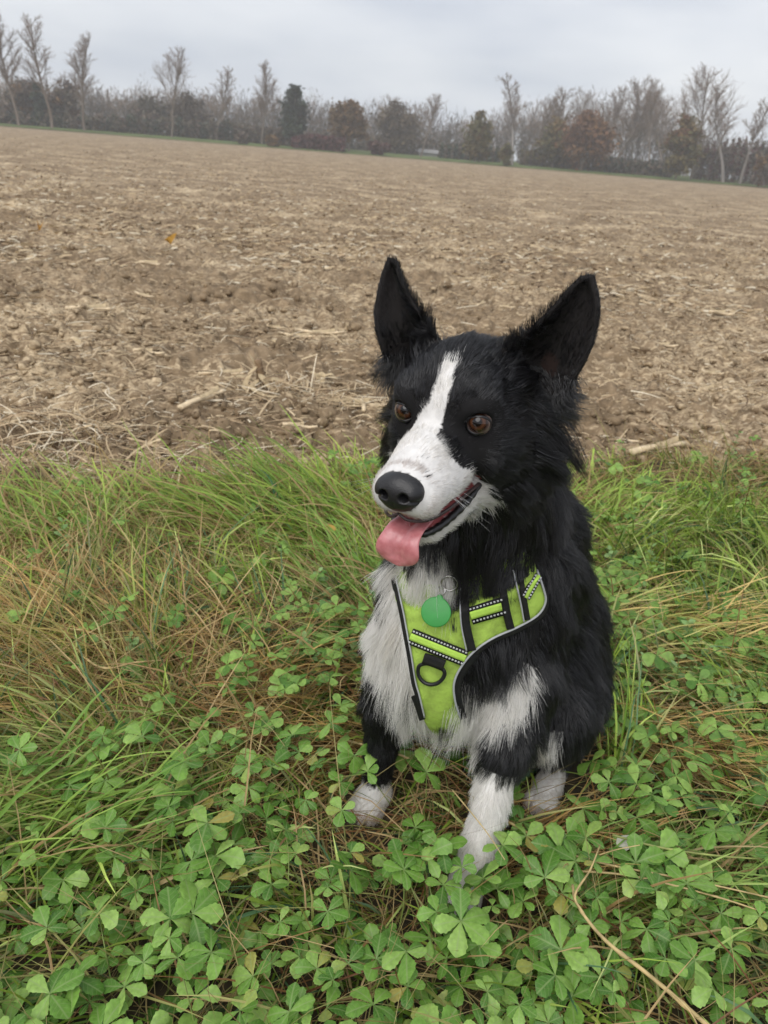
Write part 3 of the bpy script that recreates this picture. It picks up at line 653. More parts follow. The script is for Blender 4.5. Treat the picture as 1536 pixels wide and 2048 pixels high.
# body primitives: kind, args, smooth k, flow, fur length (m), tag
DN = np.array([0, 0, -1.0])
def V3(*a): return np.array(a, float)
PR = [
 ('c', (V3(.086,.670,.510), V3(.114,.740,.395), .062, .074), .03, V3(.1,-.15,-1), .032, 'neck'),
 ('c', (V3(.085,.668,.440), V3(.095,.705,.330), .050, .062), .03, V3(-.05,-.3,-1), .032, 'neck'),
 ('e', (V3(.098,.715,.285), (.080,.092,.130), tilt(.25)), .04, V3(-.03,-.15,-1), .032, 'chest'),
 ('e', (V3(.150,.800,.270), (.096,.120,.155), tilt(.5)), .05, V3(.25,.4,-.9), .024, 'torso'),
 ('e', (V3(.215,.905,.150), (.095,.115,.130), tilt(.4)), .05, V3(.25,.4,-.9), .026, 'torso'),
 # left shoulder and foreleg
 ('c', (V3(.158,.712,.340), V3(.160,.682,.225), .046, .044), .03, V3(.05,.05,-1), .024, 'LF'),
 ('c', (V3(.165,.678,.235), V3(.155,.640,.165), .042, .032), .02, V3(.05,.12,-1), .022, 'LF'),
 ('c', (V3(.155,.640,.165), V3(.136,.590,.065), .0205, .0150), .014, V3(-.05,-.05,-1), .014, 'LFl'),
 ('c', (V3(.136,.590,.065), V3(.124,.568,.034), .0170, .0175), .012, V3(-.2,-.6,-.8), .008, 'LFl'),
 ('e', (V3(.117,.550,.022), (.0205,.030,.0175), BR), .012, V3(-.4,-.8,-.4), .007, 'LFl'),
 # right shoulder and foreleg
 ('c', (V3(.054,.730,.320), V3(.042,.714,.225), .038, .036), .03, V3(-.02,.0,-1), .020, 'RF'),
 ('c', (V3(.034,.710,.235), V3(.023,.706,.150), .035, .029), .02, V3(0,.1,-1), .020, 'RF'),
 ('c', (V3(.022,.706,.150), V3(.018,.697,.050), .0235, .0175), .014, V3(0,0,-1), .009, 'RFl'),
 ('e', (V3(.014,.684,.022), (.020,.030,.0175), BR), .014, V3(-.4,-.8,-.4), .007, 'RFl'),
 # left haunch, hock and hind paw
 ('e', (V3(.242,.820,.135), (.060,.110,.116), tilt(-.1)), .04, V3(.2,.2,-1), .026, 'LH'),
 ('c', (V3(.245,.800,.120), V3(.228,.732,.135), .062, .046), .04, V3(.05,-.1,-1), .022, 'LH'),
 ('c', (V3(.238,.740,.110), V3(.275,.800,.045), .040, .028), .02, V3(.1,.2,-1), .018, 'LH'),
 ('c', (V3(.270,.795,.036), V3(.245,.732,.024), .020, .0155), .012, V3(-.4,-.8,-.3), .008, 'LHl'),
 ('e', (V3(.238,.718,.020), (.016,.027,.0155), BR), .012, V3(-.4,-.8,-.3), .007, 'LHl'),
 # right haunch
 ('e', (V3(.110,.895,.130), (.066,.110,.115), tilt(-.1)), .04, V3(0,.2,-1), .030, 'RH'),
 ('c', (V3(.118,.885,.036), V3(.085,.830,.028), .024, .022), .015, V3(-.4,-.8,-.3), .008, 'RH'),
 # tail laid on the ground behind
 ('c', (V3(.270,.985,.075), V3(.360,1.08,.040), .034, .026), .03, V3(.5,.7,-.2), .05, 'torso'),
]
# toes
for (cx, cy, tag, n_) in ((.117,.550,'LFl',0), (.014,.684,'RFl',1), (.238,.716,'LHl',2)):
    for s in (-1.5, -.5, .5, 1.5):
        c = V3(cx, cy, .014) + LB * s * .0098 + FB * (.021 - .005 * abs(s))
        PR.append(('e', (c, (.0070,.016,.0120), BR), .003, V3(-.5,-.85,-.3), .006, tag))
# head primitives in head centimetres
HP = [
 ('e', ((0,-5.2,.4), (5.3,6.2,4.7)), 1.5, (0,-1,.15), .012, 'head'),
 ('e', ((2.3,-1.4,1.3), (2.3,2.2,1.9)), 1.2, (.2,-1,.5), .009, 'face'),
 ('e', ((-2.3,-1.4,1.3), (2.3,2.2,1.9)), 1.2, (-.2,-1,.5), .009, 'face'),
 ('e', ((3.3,-4.4,-2.8), (2.6,4.3,3.5)), 1.8, (.7,-1,-.35), .016, 'face'),
 ('e', ((-3.5,-4.4,-2.8), (2.7,4.3,3.5)), 1.8, (-.7,-1,-.35), .016, 'face'),
 ('c', ((0,-.6,-2.55), (0,3.0,-2.85), 2.75, 2.2), 1.3, (0,-1,.2), .006, 'muzzle'),
 ('c', ((0,2.5,-2.75), (0,5.9,-3.3), 2.1, 1.75), 1.2, (0,-1,.1), .005, 'muzzle'),
 ('c', ((1.45,1.0,-4.15), (1.1,5.75,-4.35), 1.85, 1.8), 1.0, (.3,-1,-.1), .006, 'muzzle'),
 ('c', ((-1.45,1.0,-4.15), (-1.1,5.75,-4.35), 1.85, 1.8), 1.0, (-.3,-1,-.1), .006, 'muzzle'),
 ('e', ((0,-8.0,-3.0), (5.8,5.0,5.5)), 2.0, (0,-.8,-.6), .03, 'head'),
 ('e', ((4.6,-7.0,-5.0), (2.4,3.2,3.8)), 2.0, (.8,-.35,-.75), .028, 'ruff'),
 ('e', ((-3.8,-7.0,-5.2), (2.3,3.2,3.8)), 2.0, (-.8,-.6,-.75), .026, 'ruff'),
]
HJ = [
 ('c', ((1.8,-3.8,-6.6), (.95,3.6,-8.15), 1.9, 1.05), .7, (.3,-1,-.3), .010, 'jaw'),
 ('c', ((-1.8,-3.8,-6.6), (-.95,3.6,-8.15), 1.9, 1.05), .7, (-.3,-1,-.3), .010, 'jaw'),
 ('e', ((0,4.0,-8.2), (1.7,1.5,.95)), .6, (0,-1,-.2), .007, 'jaw'),
 ('e', ((0,-3.0,-7.4), (2.6,4.4,2.0)), 1.0, (0,-1,-.4), .018, 'jaw'),
]
# ears as cupped shells: inner edge, outer edge (base to tip), depth of the cup
def ear_pts(inner, outer, cup, n=44, m=19):
    a = catmull(inner, n); b = catmull(outer, n); t = np.linspace(0, 1, n)
    v = np.linspace(0, 1, m)[None, :, None]
    mid = (a + b) / 2 + np.array(cup)[None] * ((1 - t) ** .6)[:, None] * 2
    S = (1 - v) ** 2 * a[:, None] + 2 * v * (1 - v) * mid[:, None] + v ** 2 * b[:, None]
    return S
EARL = ear_pts([(-2.9,-5.6,4.3), (-5.1,-5.6,6.2), (-6.9,-6.0,8.2), (-8.0,-6.6,9.75), (-8.7,-7,10.55)],
               [(-8.2,-6.2,.6), (-9.6,-5.6,3.8), (-10.3,-5.8,6.2), (-10.3,-6.4,8.7), (-9.5,-7,10.75)], (.5,-2.3,-.2))
EARR = ear_pts([(2.6,-5.6,4.3), (4.2,-5.4,6.6), (5.9,-5.8,8.6), (7.0,-6.5,10.0), (7.55,-7,10.8)],
               [(7.4,-6.2,.9), (8.0,-5.2,3.8), (8.65,-5.4,6.2), (8.65,-6.3,8.9), (8.2,-7,10.95)], (-.3,-2.4,-.2))
EPT = {'earL': EARL.reshape(-1, 3), 'earR': EARR.reshape(-1, 3)}
EYES = (np.array([3.15, -.35, .05]), np.array([-3.35, -.35, .0]))

def _bound(kind, a, head):
    if kind == 'c': c = (np.asarray(a[0], float) + np.asarray(a[1], float)) / 2; r = np.linalg.norm(np.asarray(a[0], float) - a[1]) / 2 + max(a[2], a[3])
    else: c = np.asarray(a[0], float); r = max(a[1])
    return (hw(c), r / 100) if head else (c, r)
BND = [_bound(p[0], p[1], False) for p in PR] + [_bound(p[0], p[1], True) for p in HP + HJ]
def eval_prims(P):
    """all primitive distances (metres), in order; primitives far from every point asked for are skipped"""
    Q = hl(P); D = []
    lo, hi = P.min(0), P.max(0)
    for q, (kind, a, *_) in enumerate(PR + HP + HJ):
        c, r = BND[q]; far = np.linalg.norm(np.maximum(np.maximum(lo - c, c - hi), 0)) - r
        if far > .09: D.append(np.full(len(P), max(far, .09))); continue
        if q < len(PR): D.append(d_cone(P, *a) if kind == 'c' else d_ell(P, *a))
        else: D.append((d_cone(Q, *a) if kind == 'c' else d_ell(Q, *a)) / 100)
    return D, Q
def d_ear(Q, pts):
    d = np.full(len(Q), 1e3)
    lo, hi = pts.min(0) - 1.5, pts.max(0) + 1.5
    m = np.all((Q > lo) & (Q < hi), 1); idx = np.nonzero(m)[0]
    box = np.linalg.norm(np.maximum(np.maximum(lo - Q, Q - hi), 0), axis=1) + 1.0
    d = box.copy()
    for s in range(0, len(idx), 20000):
        q = Q[idx[s:s + 20000]]
        d2 = ((q ** 2).sum(1)[:, None] + (pts ** 2).sum(1)[None] - 2 * q @ pts.T).min(1)
        d[idx[s:s + 20000]] = np.sqrt(np.maximum(d2, 0))
    return (d - .26) / 100
def sdf(P, ears=True):
    D, Q = eval_prims(P)
    nb = len(PR); b = D[0]
    for i in range(1, nb): b = smin(b, D[i], PR[i][2])
    h = D[nb]
    for i in range(1, len(HP)): h = smin(h, D[nb + i], HP[i][2] / 100)
    for e in EYES: h = -smin(-h, np.linalg.norm(Q - (e + [0, .35, 0]), axis=1) / 100 - .0100, .003)
    j = D[nb + len(HP)]
    for i in range(1, len(HJ)): j = smin(j, D[nb + len(HP) + i], HJ[i][2] / 100)
    back = np.clip((1.5 - Q[:, 1]) / 5, 0, 1)
    h = smin(h, j, .0015 + .012 * back)
    r = smin(b, h, .028)
    if ears:
        for k in ('earL', 'earR'): r = smin(r, d_ear(Q, EPT[k]), .009)
    return r

def surface_nets(fn, lo, hi, h):
    B = 10
    n = np.ceil((np.array(hi) - lo) / h / B).astype(int) * B
    bi = np.stack(np.meshgrid(*[np.arange(k // B) for k in n], indexing='ij'), -1).reshape(-1, 3)
    cen = lo + (bi * B + B / 2) * h
    keep = np.abs(fn(cen)) < B * h * 0.87 * 1.15 + .005
    bi = bi[keep]; bi = bi[np.lexsort(((bi[:, 0] // 4), (bi[:, 1] // 4), (bi[:, 2] // 4)))]
    G = np.full(n + 1, 1.0, np.float32)
    loc = np.stack(np.meshgrid(*[np.arange(B + 1)] * 3, indexing='ij'), -1).reshape(-1, 3)
    for s in range(0, len(bi), 48):
        idx = (bi[s:s + 48, None] * B + loc[None]).reshape(-1, 3)
        G[idx[:, 0], idx[:, 1], idx[:, 2]] = fn(lo + idx * h)
    # blocks never evaluated keep the sign of their centre
    allb = np.stack(np.meshgrid(*[np.arange(k // B) for k in n], indexing='ij'), -1).reshape(-1, 3)[~keep]
    ins = allb[fn(lo + (allb * B + B / 2) * h) < 0]
    for b in ins: 
        s_ = tuple(slice(x * B + 1, x * B + B) for x in b); G[s_] = -1.0
        for ax in range(3):
            for e in (0, B):
                sl = [slice(x * B, x * B + B + 1) for x in b]; sl[ax] = b[ax] * B + e
                g = G[tuple(sl)]; g[g == 1.0] = -1.0
    sg = G < 0
    acc = np.zeros((*n, 4), np.float32); cnt = np.zeros(n, np.float32)
    def view(A, o): return A[o[0]:o[0] + n[0], o[1]:o[1] + n[1], o[2]:o[2] + n[2]]
    cs = [(i, j, k) for i in (0, 1) for j in (0, 1) for k in (0, 1)]
    for a in cs:
        for ax in range(3):
            if a[ax]: continue
            b = list(a); b[ax] = 1; ga, gb = view(G, a), view(G, b)
            m = view(sg, a) != view(sg, b)
            t = np.where(m, ga / np.where(m, ga - gb, 1), 0)
            for d in range(3): acc[..., d] += m * (a[d] + (t if d == ax else 0))
            cnt += m
    act = cnt > 0; ids = np.full(n, -1, np.int64); ids[act] = np.arange(act.sum())
    ci = np.stack(np.nonzero(act), -1)
    V = lo + (ci + acc[act][:, :3] / cnt[act][:, None]) * h
    F = []
    for ax in range(3):
        u, v = (ax + 1) % 3, (ax + 2) % 3
        s0 = [slice(1, k) for k in n]; s0[ax] = slice(0, n[ax]); s1 = list(s0); s1[ax] = slice(1, n[ax] + 1)
        A, Bq = sg[tuple(s0)], sg[tuple(s1)]
        m = np.stack(np.nonzero(A != Bq), -1)
        off = np.ones(3, int); off[ax] = 0; c = m + off
        def g(du, dv):
            q = c.copy(); q[:, u] += du; q[:, v] += dv; return ids[q[:, 0], q[:, 1], q[:, 2]]
        f = np.stack([g(-1, -1), g(0, -1), g(0, 0), g(-1, 0)], -1)
        fl = A[m[:, 0], m[:, 1], m[:, 2]]
        f[~fl] = f[~fl][:, ::-1]
        F.append(f[(f >= 0).all(1)])
    return V, np.vstack(F)

LO = np.array([-.10, .44, .002]); HI = np.array([.42, 1.12, .70])
BV, BF = surface_nets(sdf, LO, HI, .0022)
def mesh_normals(V, F):
    fn = np.cross(V[F[:, 2]] - V[F[:, 0]], V[F[:, 3]] - V[F[:, 1]]); N_ = np.zeros_like(V)
    for q in range(4): np.add.at(N_, F[:, q], fn)
    return nrm(N_)
def drape(px, py, off, near=.45):
    """where lines of sight through chart points meet the coat, off metres above the skin"""
    d = nrm(ray(px, py)); t = np.full(len(d), near); best = np.full(len(d), 9.); bt = t.copy()
    for _ in range(40):
        s_ = sdf(CAM + d * t[:, None], ears=False) - off
        m_ = s_ < best - 1e-5; best = np.where(m_, s_, best); bt = np.where(m_, t, bt)
        t = t + np.clip(s_ * .8, -.02, .1)
    hit = np.abs(s_) < .002
    return CAM + d * np.where(hit, t, bt)[:, None]
# ------------------------------------------------------------------ coat: markings, flow and length per point
ALLP = PR + HP + HJ
TAGS = [p[5] for p in ALLP]
HEADTAG = {'head', 'ruff', 'face', 'muzzle', 'jaw', 'earL', 'earR'}
FLOW = np.array([p[3] if i < len(PR) else HR @ nrm(np.array(p[3], float)) for i, p in enumerate(ALLP)], float)
FLOW = nrm(FLOW); FLEN = np.array([p[4] for p in ALLP])
W_BLAZE = [(891,722),(914,724),(906,760),(895,800),(888,838),(874,868),(894,908),(922,938),(950,944),(966,966),(975,985),(1003,998),(1006,1030),(965,1056),(905,1110),(840,1125),(730,1075),(728,960),(760,905),(786,880),(826,850),(853,815),(867,780),(879,745)]
W_BODY = [
 ([(775,1110),(880,1095),(910,1150),(900,1195),(860,1215),(815,1220),(785,1195)], {'neck','chest','RF'}),
 ([(765,1195),(800,1185),(835,1300),(860,1430),(835,1410),(790,1362),(735,1350),(715,1300),(735,1235)], {'RF','chest','neck'}),
 ([(795,1395),(860,1425),(960,1445),(1000,1480),(960,1500),(955,1570),(850,1570),(790,1480)], {'chest','RF','LF','torso'}),
 ([(905,1350),(960,1378),(1010,1372),(1052,1322),(1072,1340),(1045,1450),(1005,1488),(930,1480)], {'LF','chest'}),
 ([(1045,1465),(1125,1462),(1105,1515),(1055,1515)], {'LH','torso'}),
]
B_LEG = [(960,1465),(1070,1430),(1060,1535),(1005,1553),(980,1525)]

def coat(P, Nn, soft=3.0):
    """white weight, flow, fur length, tag index, mouth mask for surface points"""
    D, Q = eval_prims(P)
    D = np.stack(D, 1)
    wts = np.exp(-(D - D.min(1, keepdims=True)) / .009); wts /= wts.sum(1, keepdims=True)
    flow = nrm(wts @ FLOW); ln = wts @ FLEN
    tag = np.array(TAGS, dtype=object)[D.argmin(1)]
    for k in ('earL', 'earR'):
        de = d_ear(Q, EPT[k]); m = (de < D.min(1) - .001) & (de < .01)
        tag[m] = k
    ish = np.isin(tag, list(HEADTAG))
    jit = rng.normal(size=(len(P), 2)) * soft + 5 * np.stack([vnoise(P, 60, 3), vnoise(P, 60, 4)], -1)
    C2 = chart(P) + jit
    facing = ((P - CAM) * Nn).sum(1) < .02
    white = np.zeros(len(P), bool)
    # head
    Qm = Q.copy(); Qm[:, 0] *= -1
    Cm = chart(hw(Qm)) + jit
    hm = ish & ~np.isin(tag, ['earL', 'earR'])
    white |= hm & np.where(facing | (np.abs(Q[:, 0]) < 1.2), in_poly(C2, W_BLAZE), in_poly(Cm, W_BLAZE) & (Q[:, 1] > 2.2)) & ((Q[:, 1] > -4.5) | (Q[:, 2] < -6.5))
    white &= ~(hm & (Q[:, 0] > 2.0) & (Q[:, 1] < 2.4) & (Q[:, 2] > -5)) & ~(tag == 'ruff')
    for (x, y, r) in ((839, 919, 7), (851, 951, 9), (828, 940, 4)):
        white &= ~(hm & (((C2 - [x, y]) ** 2).sum(1) < r * r) & (rng.random(len(P)) < .38 * (soft > 0)))
    for poly, tg in W_BODY:
        white |= np.isin(tag, list(tg)) & facing & in_poly(C2, poly)
    lf = tag == 'LFl'; white |= lf
    bl = in_poly(C2, B_LEG) | ((chart(P)[:, 1] < 1540) & ~facing)
    white &= ~(np.isin(tag, ['LFl', 'LF']) & bl)
    white |= (tag == 'RFl') & (P[:, 2] < .046 + .002 * rng.normal(size=len(P)))
    white |= (tag == 'LHl') & (P[:, 1] < .745)
    # the throat and breast bone stay white out of sight
    white |= (tag == 'chest') & ~facing & (Nn[:, 2] < -.3)
    mouth = ish & (Q[:, 1] > -1.6) & (np.abs(Q[:, 0]) < 3.4) & (
        (np.isin(tag, ['muzzle', 'face']) & ((Nn @ HR)[:, 2] < -.62) & (Q[:, 2] < -5.0) & (Q[:, 1] < 6.3)) |
        ((tag == 'jaw') & ((Nn @ HR)[:, 2] > .45)))
    return white, flow, ln, tag, mouth, Q

# body mesh ------------------------------------------------------------
BN = mesh_normals(BV, BF)
wh, fl, ln, tg, mo, BQ = coat(BV, BN, 0.0)
skin = np.where(wh[:, None], np.array([[.66, .645, .625]]), np.array([[.012, .0115, .012]]))
skin[mo] = (.30, .075, .075)
inear = np.isin(tg, ['earL', 'earR']) & ((BN @ HR)[:, 1] > .25)
skin[inear] = (.017, .0150, .0145)
hol = inear & (np.linalg.norm((BQ - [-6.6, -6.5, 3.4]) * [1, .6, .8], axis=1) < 1.0); skin[hol] = (.032, .021, .018)
low = (BV[:, 2] < .022) & wh; skin[low] = (.42, .34, .30)
def nose_bed(Q): return np.minimum(d_ell(Q, (0, 7.1, -3.4), (1.82, 1.36, 1.32)), d_ell(Q, (0, 7.35, -4.15), (1.5, .96, 1.05)))
skin[nose_bed(BQ) < .02] = (.006, .006, .006)
dog = bpy.data.objects.new('dog', None); COL.objects.link(dog); dog.location = (.13, .68, 0)
dog['label'] = 'black and white collie dog sitting in the grass with its tongue out'; dog['category'] = 'dog'
DLOC = np.array([.13, .68, 0])
M_SKIN = tint_mat('dog_skin', rough=.75, spec=.15, noise=(180, .12))
body = link('body', mesh_from('dog_body', BV - DLOC, BF, skin), M_SKIN, dog)

# eyes -----------------------------------------------------------------
def eye_mat():
    m, nt, b = new_mat('eye')
    t = nt.nodes.new('ShaderNodeTexCoord'); sx = nt.nodes.new('ShaderNodeSeparateXYZ'); nt.links.new(t.outputs['Object'], sx.inputs[0])
    x2 = nt.nodes.new('ShaderNodeVectorMath'); x2.operation = 'MULTIPLY'; x2.inputs[1].default_value = (1, 0, 1)
    nt.links.new(t.outputs['Object'], x2.inputs[0])
    ln_ = nt.nodes.new('ShaderNodeVectorMath'); ln_.operation = 'LENGTH'; nt.links.new(x2.outputs[0], ln_.inputs[0])
    n = nt.nodes.new('ShaderNodeTexNoise'); n.inputs['Scale'].default_value = 900; nt.links.new(t.outputs['Object'], n.inputs['Vector'])
    ad = nt.nodes.new('ShaderNodeMath'); ad.operation = 'MULTIPLY_ADD'; ad.inputs[1].default_value = .0010; nt.links.new(n.outputs['Fac'], ad.inputs[0]); nt.links.new(ln_.outputs['Value'], ad.inputs[2])
    mr = nt.nodes.new('ShaderNodeMapRange'); mr.inputs['From Min'].default_value = .0005; mr.inputs['From Max'].default_value = .0105; nt.links.new(ad.outputs[0], mr.inputs['Value'])
    r = nt.nodes.new('ShaderNodeValToRGB'); nt.links.new(mr.outputs[0], r.inputs['Fac'])
    e = r.color_ramp.elements
    e[0].position = 0; e[0].color = (.003, .002, .002, 1); e[1].position = 1; e[1].color = (.20, .15, .13, 1)
    for p, c in ((.33, (.003, .002, .002)), (.38, (.030, .011, .005)), (.50, (.078, .031, .014)), (.64, (.044, .016, .007)), (.71, (.012, .006, .004)), (.80, (.05, .03, .025))):
        q = e.new(p); q.color = (*c, 1)
    nt.links.new(r.outputs['Color'], b.inputs['Base Color'])
    b.inputs['Roughness'].default_value = .6; b.inputs['Specular IOR Level'].default_value = 0.0; b.inputs['Coat Weight'].default_value = 1; b.inputs['Coat Roughness'].default_value = .02
    return m
M_EYE = eye_mat(); M_BLACKSKIN = plain_mat('black_wet_skin', (.009, .0085, .009), rough=.32, spec=.5, noise=(400, .3))
bmE = bmesh.new(); bmesh.ops.create_uvsphere(bmE, u_segments=40, v_segments=28, radius=.0102)
for v in bmE.verts:
    d = math.hypot(v.co.x, v.co.z)
    if v.co.y > 0 and d < .0062: v.co.y += .0011 * (1 - (d / .0062) ** 2)     # cornea bulge
for f_ in bmE.faces: f_.smooth = True
meE = bpy.data.meshes.new('eye'); bmE.to_mesh(meE); bmE.free()
gaze = [nrm(hl(CAM[None])[0] - e + np.array([10., 0, 1.0])) for e in EYES]      # looks just past the viewer
for e, g in zip(EYES, gaze):
    o = link('eye', meE, M_EYE, dog)
    y = nrm(HR @ nrm(g)); x = nrm(np.cross(y, HR[:, 2])); z = np.cross(x, y)
    p = hw(e + [0, .0, 0]) - DLOC
    o.matrix_local = Matrix([[x[i], y[i], z[i], p[i]] for i in range(3)] + [[0, 0, 0, 1]])
    # lids: an almond ring of black skin round the eye
    s = 1 if e[0] > 0 else -1
    a = np.linspace(0, 2 * math.pi, 48, endpoint=False)
    ring = np.stack([s * .05 + .86 * np.cos(a), .66 + .0 * a - .42 * np.cos(a) ** 2 - .35 * s * np.cos(a) * .5, .70 * np.sin(a) - s * .10 * np.cos(a) * -1], -1)
    outr = ring.copy(); 
    V, F = tube(hw(e + ring), .0017, 8, closed=True)
    ring2 = np.stack([s * .05 + 1.12 * np.cos(a), .42 - .55 * np.cos(a) ** 2 - .2 * s * np.cos(a), .92 * np.sin(a) + s * .10 * np.cos(a)], -1)
    VV, FF = V, F
    link('eyelid', mesh_from('eyelid', VV - DLOC, FF), M_BLACKSKIN, dog)

# nose pad -------------------------------------------------------------
def nose_sdf(P):
    Q = hl(P)
    d = d_ell(Q, (0, 7.1, -3.4), (1.82, 1.36, 1.32))
    d = smin(d, d_ell(Q, (0, 7.35, -4.15), (1.5, .96, 1.05)), .6)
    for s in (1, -1):
        d = smin(d, d_ell(Q, (s * 1.15, 7.25, -3.55), (.85, 1.05, .85)), .4)
        d = -smin(-d, d_cone(Q, (s * .74, 9.0, -3.75), (s * .92, 7.75, -3.55), .46, .36), .12)
        d = -smin(-d, d_cone(Q, (s * 1.0, 8.45, -3.9), (s * 1.85, 7.6, -4.05), .17, .17), .14)
    d = -smin(-d, d_cone(Q, (0, 8.45, -4.3), (0, 8.35, -5.3), .12, .12), .12)
    return d / 100
nlo = hw((0, 7, -3.6)) - .034
NV, NF = surface_nets(nose_sdf, nlo, nlo + .068, .0008)
m, nt, b = new_mat('nose_leather')
t = nt.nodes.new('ShaderNodeTexCoord'); vo = nt.nodes.new('ShaderNodeTexVoronoi'); vo.inputs['Scale'].default_value = 900
nt.links.new(t.outputs['Object'], vo.inputs['Vector'])
bp = nt.nodes.new('ShaderNodeBump'); bp.inputs['Strength'].default_value = .35; bp.inputs['Distance'].default_value = .0005
nt.links.new(vo.outputs['Distance'], bp.inputs['Height']); nt.links.new(bp.outputs['Normal'], b.inputs['Normal'])
b.inputs['Base Color'].default_value = (.012, .0115, .0125, 1); b.inputs['Roughness'].default_value = .40
link('nose', mesh_from('nose', NV - DLOC, NF), m, dog)

# tongue: lofted ribbon over the lower teeth, hanging forward -----------
tc_ = catmull([(0, -2.0, -6.6), (0, 2.0, -7.1), (0, 4.4, -7.5), (.1, 5.9, -7.7), (.25, 6.75, -8.35), (.3, 6.95, -9.1), (.3, 6.9, -9.8), (.3, 6.8, -10.5)], 46)
tt_ = np.linspace(0, 1, 46); hwid = np.interp(tt_, [0, .3, .5, .64, .72, 1], [1.45, 1.5, 1.65, 1.9, 1.95, 1.95]) * np.sqrt(np.clip(1 - (np.clip(tt_ - .70, 0, 1) / .305) ** 2, .02, 1))
Tt = nrm(np.gradient(tc_, axis=0)); nt_ = np.stack([0 * Tt[:, 0], -Tt[:, 2], Tt[:, 1]], -1); nt_ = nrm(nt_)
k = 28; a = np.linspace(0, 2 * math.pi, k, endpoint=False)
ca, sa = np.cos(a), np.sin(a)
th = np.interp(np.linspace(0, 1, 46), [0, .6, .9, 1], [.45, .34, .26, .12])
prof = sa[None] * th[:, None] - (np.where(sa > 0, .45 * np.exp(-(ca * 3.6) ** 2), 0))[None] * np.interp(np.linspace(0, 1, 46), [0, .3, .8, 1], [.5, 1, .9, .2])[:, None] + .22 * (ca ** 2)[None] * np.interp(np.linspace(0, 1, 46), [0, .4, .7, 1], [0, 1.2, .6, 0])[:, None]
TV = tc_[:, None] + hwid[:, None, None] * ca[None, :, None] * np.array([1., 0, 0]) + prof[..., None] * nt_[:, None]
i = np.arange(45)[:, None]; j = np.arange(k)[None]; j2 = (j + 1) % k
TF = np.stack(np.broadcast_arrays(i * k + j, i * k + j2, (i + 1) * k + j2, (i + 1) * k + j), -1).reshape(-1, 4)
TVw = np.vstack([hw(TV.reshape(-1, 3)), hw(tc_[-1] + [0, .0, -.12])])
tip = np.stack([np.full(k, 46 * k), 45 * k + np.arange(k), 45 * k + (np.arange(k) + 1) % k], -1)
m, nt, b = new_mat('tongue')
t = nt.nodes.new('ShaderNodeTexCoord'); n = nt.nodes.new('ShaderNodeTexNoise'); n.inputs['Scale'].default_value = 160; n.inputs['Detail'].default_value = 5
nt.links.new(t.outputs['Object'], n.inputs['Vector'])
r = nt.nodes.new('ShaderNodeValToRGB'); r.color_ramp.elements[0].color = (.45, .14, .150, 1); r.color_ramp.elements[1].color = (.60, .24, .250, 1)
r.color_ramp.elements[0].position = .3; r.color_ramp.elements[1].position = .75
nt.links.new(n.outputs['Fac'], r.inputs['Fac']); nt.links.new(r.outputs['Color'], b.inputs['Base Color'])
n2 = nt.nodes.new('ShaderNodeTexNoise'); n2.inputs['Scale'].default_value = 1300; nt.links.new(t.outputs['Object'], n2.inputs['Vector'])
bp = nt.nodes.new('ShaderNodeBump'); bp.inputs['Strength'].default_value = .3; bp.inputs['Distance'].default_value = .0006
nt.links.new(n2.outputs['Fac'], bp.inputs['Height']); nt.links.new(bp.outputs['Normal'], b.inputs['Normal'])
b.inputs['Roughness'].default_value = .30; b.inputs['Coat Weight'].default_value = .35; b.inputs['Coat Roughness'].default_value = .12; b.inputs['Subsurface Weight'].default_value = .15; b.inputs['Subsurface Radius'].default_value = (.004, .0015, .001)
link('tongue', mesh_from('tongue', TVw - DLOC, [TF, tip]), m, dog)

M_LIP = plain_mat('lip_edge', (.045, .030, .030), rough=.4, noise=(300, .4))
# dark lower lip along each side of the jaw ------------------------------
for s in (1, -1):
    lp = catmull([(s * 3.3, -1.4, -5.9), (s * 2.95, .4, -6.75), (s * 2.45, 2.4, -7.4), (s * 1.95, 4.2, -7.75), (s * 1.2, 5.3, -8.0), (0, 5.65, -8.05)], 40)
    R = np.interp(np.linspace(0, 1, 40), [0, .2, .6, 1], [.0025, .0034, .0034, .0026])
    R = R * (1 + .12 * np.sin(np.arange(40) * 1.7))
    V, F = tube(hw(lp), R, 8)
    link('lip', mesh_from('lip', V - DLOC, F), M_BLACKSKIN, dog)
    up_ = catmull([(s * .02, 7.45, -5.45), (s * .8, 7.25, -5.95), (s * 1.9, 6.0, -6.22), (s * 2.6, 4.0, -6.12), (s * 2.95, 2.0, -5.95), (s * 3.15, .2, -5.85), (s * 3.3, -1.2, -5.8)], 40)
    V, F = tube(hw(up_), np.interp(np.linspace(0, 1, 40), [0, .3, 1], [.0011, .0014, .0018]), 6)
    link('upper_lip', mesh_from('upper_lip', V - DLOC, F), M_LIP, dog)
# ================================================================== harness and tag, worn over the coat
from mathutils.geometry import delaunay_2d_cdt
P_LEFT = [(784,1118),(790,1160),(796,1190),(804,1226),(811,1264),(820,1313),(828,1363),(836,1392),(846,1435)]
P_BOT = [(862,1462),(889,1476),(914,1474)]
P_RIGHT = [(920,1435),(910,1401),(908,1367),(921,1336),(947,1304),(985,1277),(1038,1253),(1076,1230),(1091,1204),(1087,1178),(1074,1140),(1058,1105)]
P_TOP = [(1030,1112),(1000,1130),(947,1156),(915,1165),(865,1170),(828,1162),(806,1130)]
FURLINE = [(780,1150),(806,1196),(824,1212),(860,1214),(900,1220),(925,1206),(947,1202),(1007,1178),(1046,1160),(1070,1146),(1100,1130)]
PANEL = catmull(P_LEFT + P_BOT + P_RIGHT + P_TOP, 150, closed=True)
HCEN = PANEL.mean(0)
def fur_y(px): return np.interp(px, [p[0] for p in FURLINE], [p[1] for p in FURLINE])
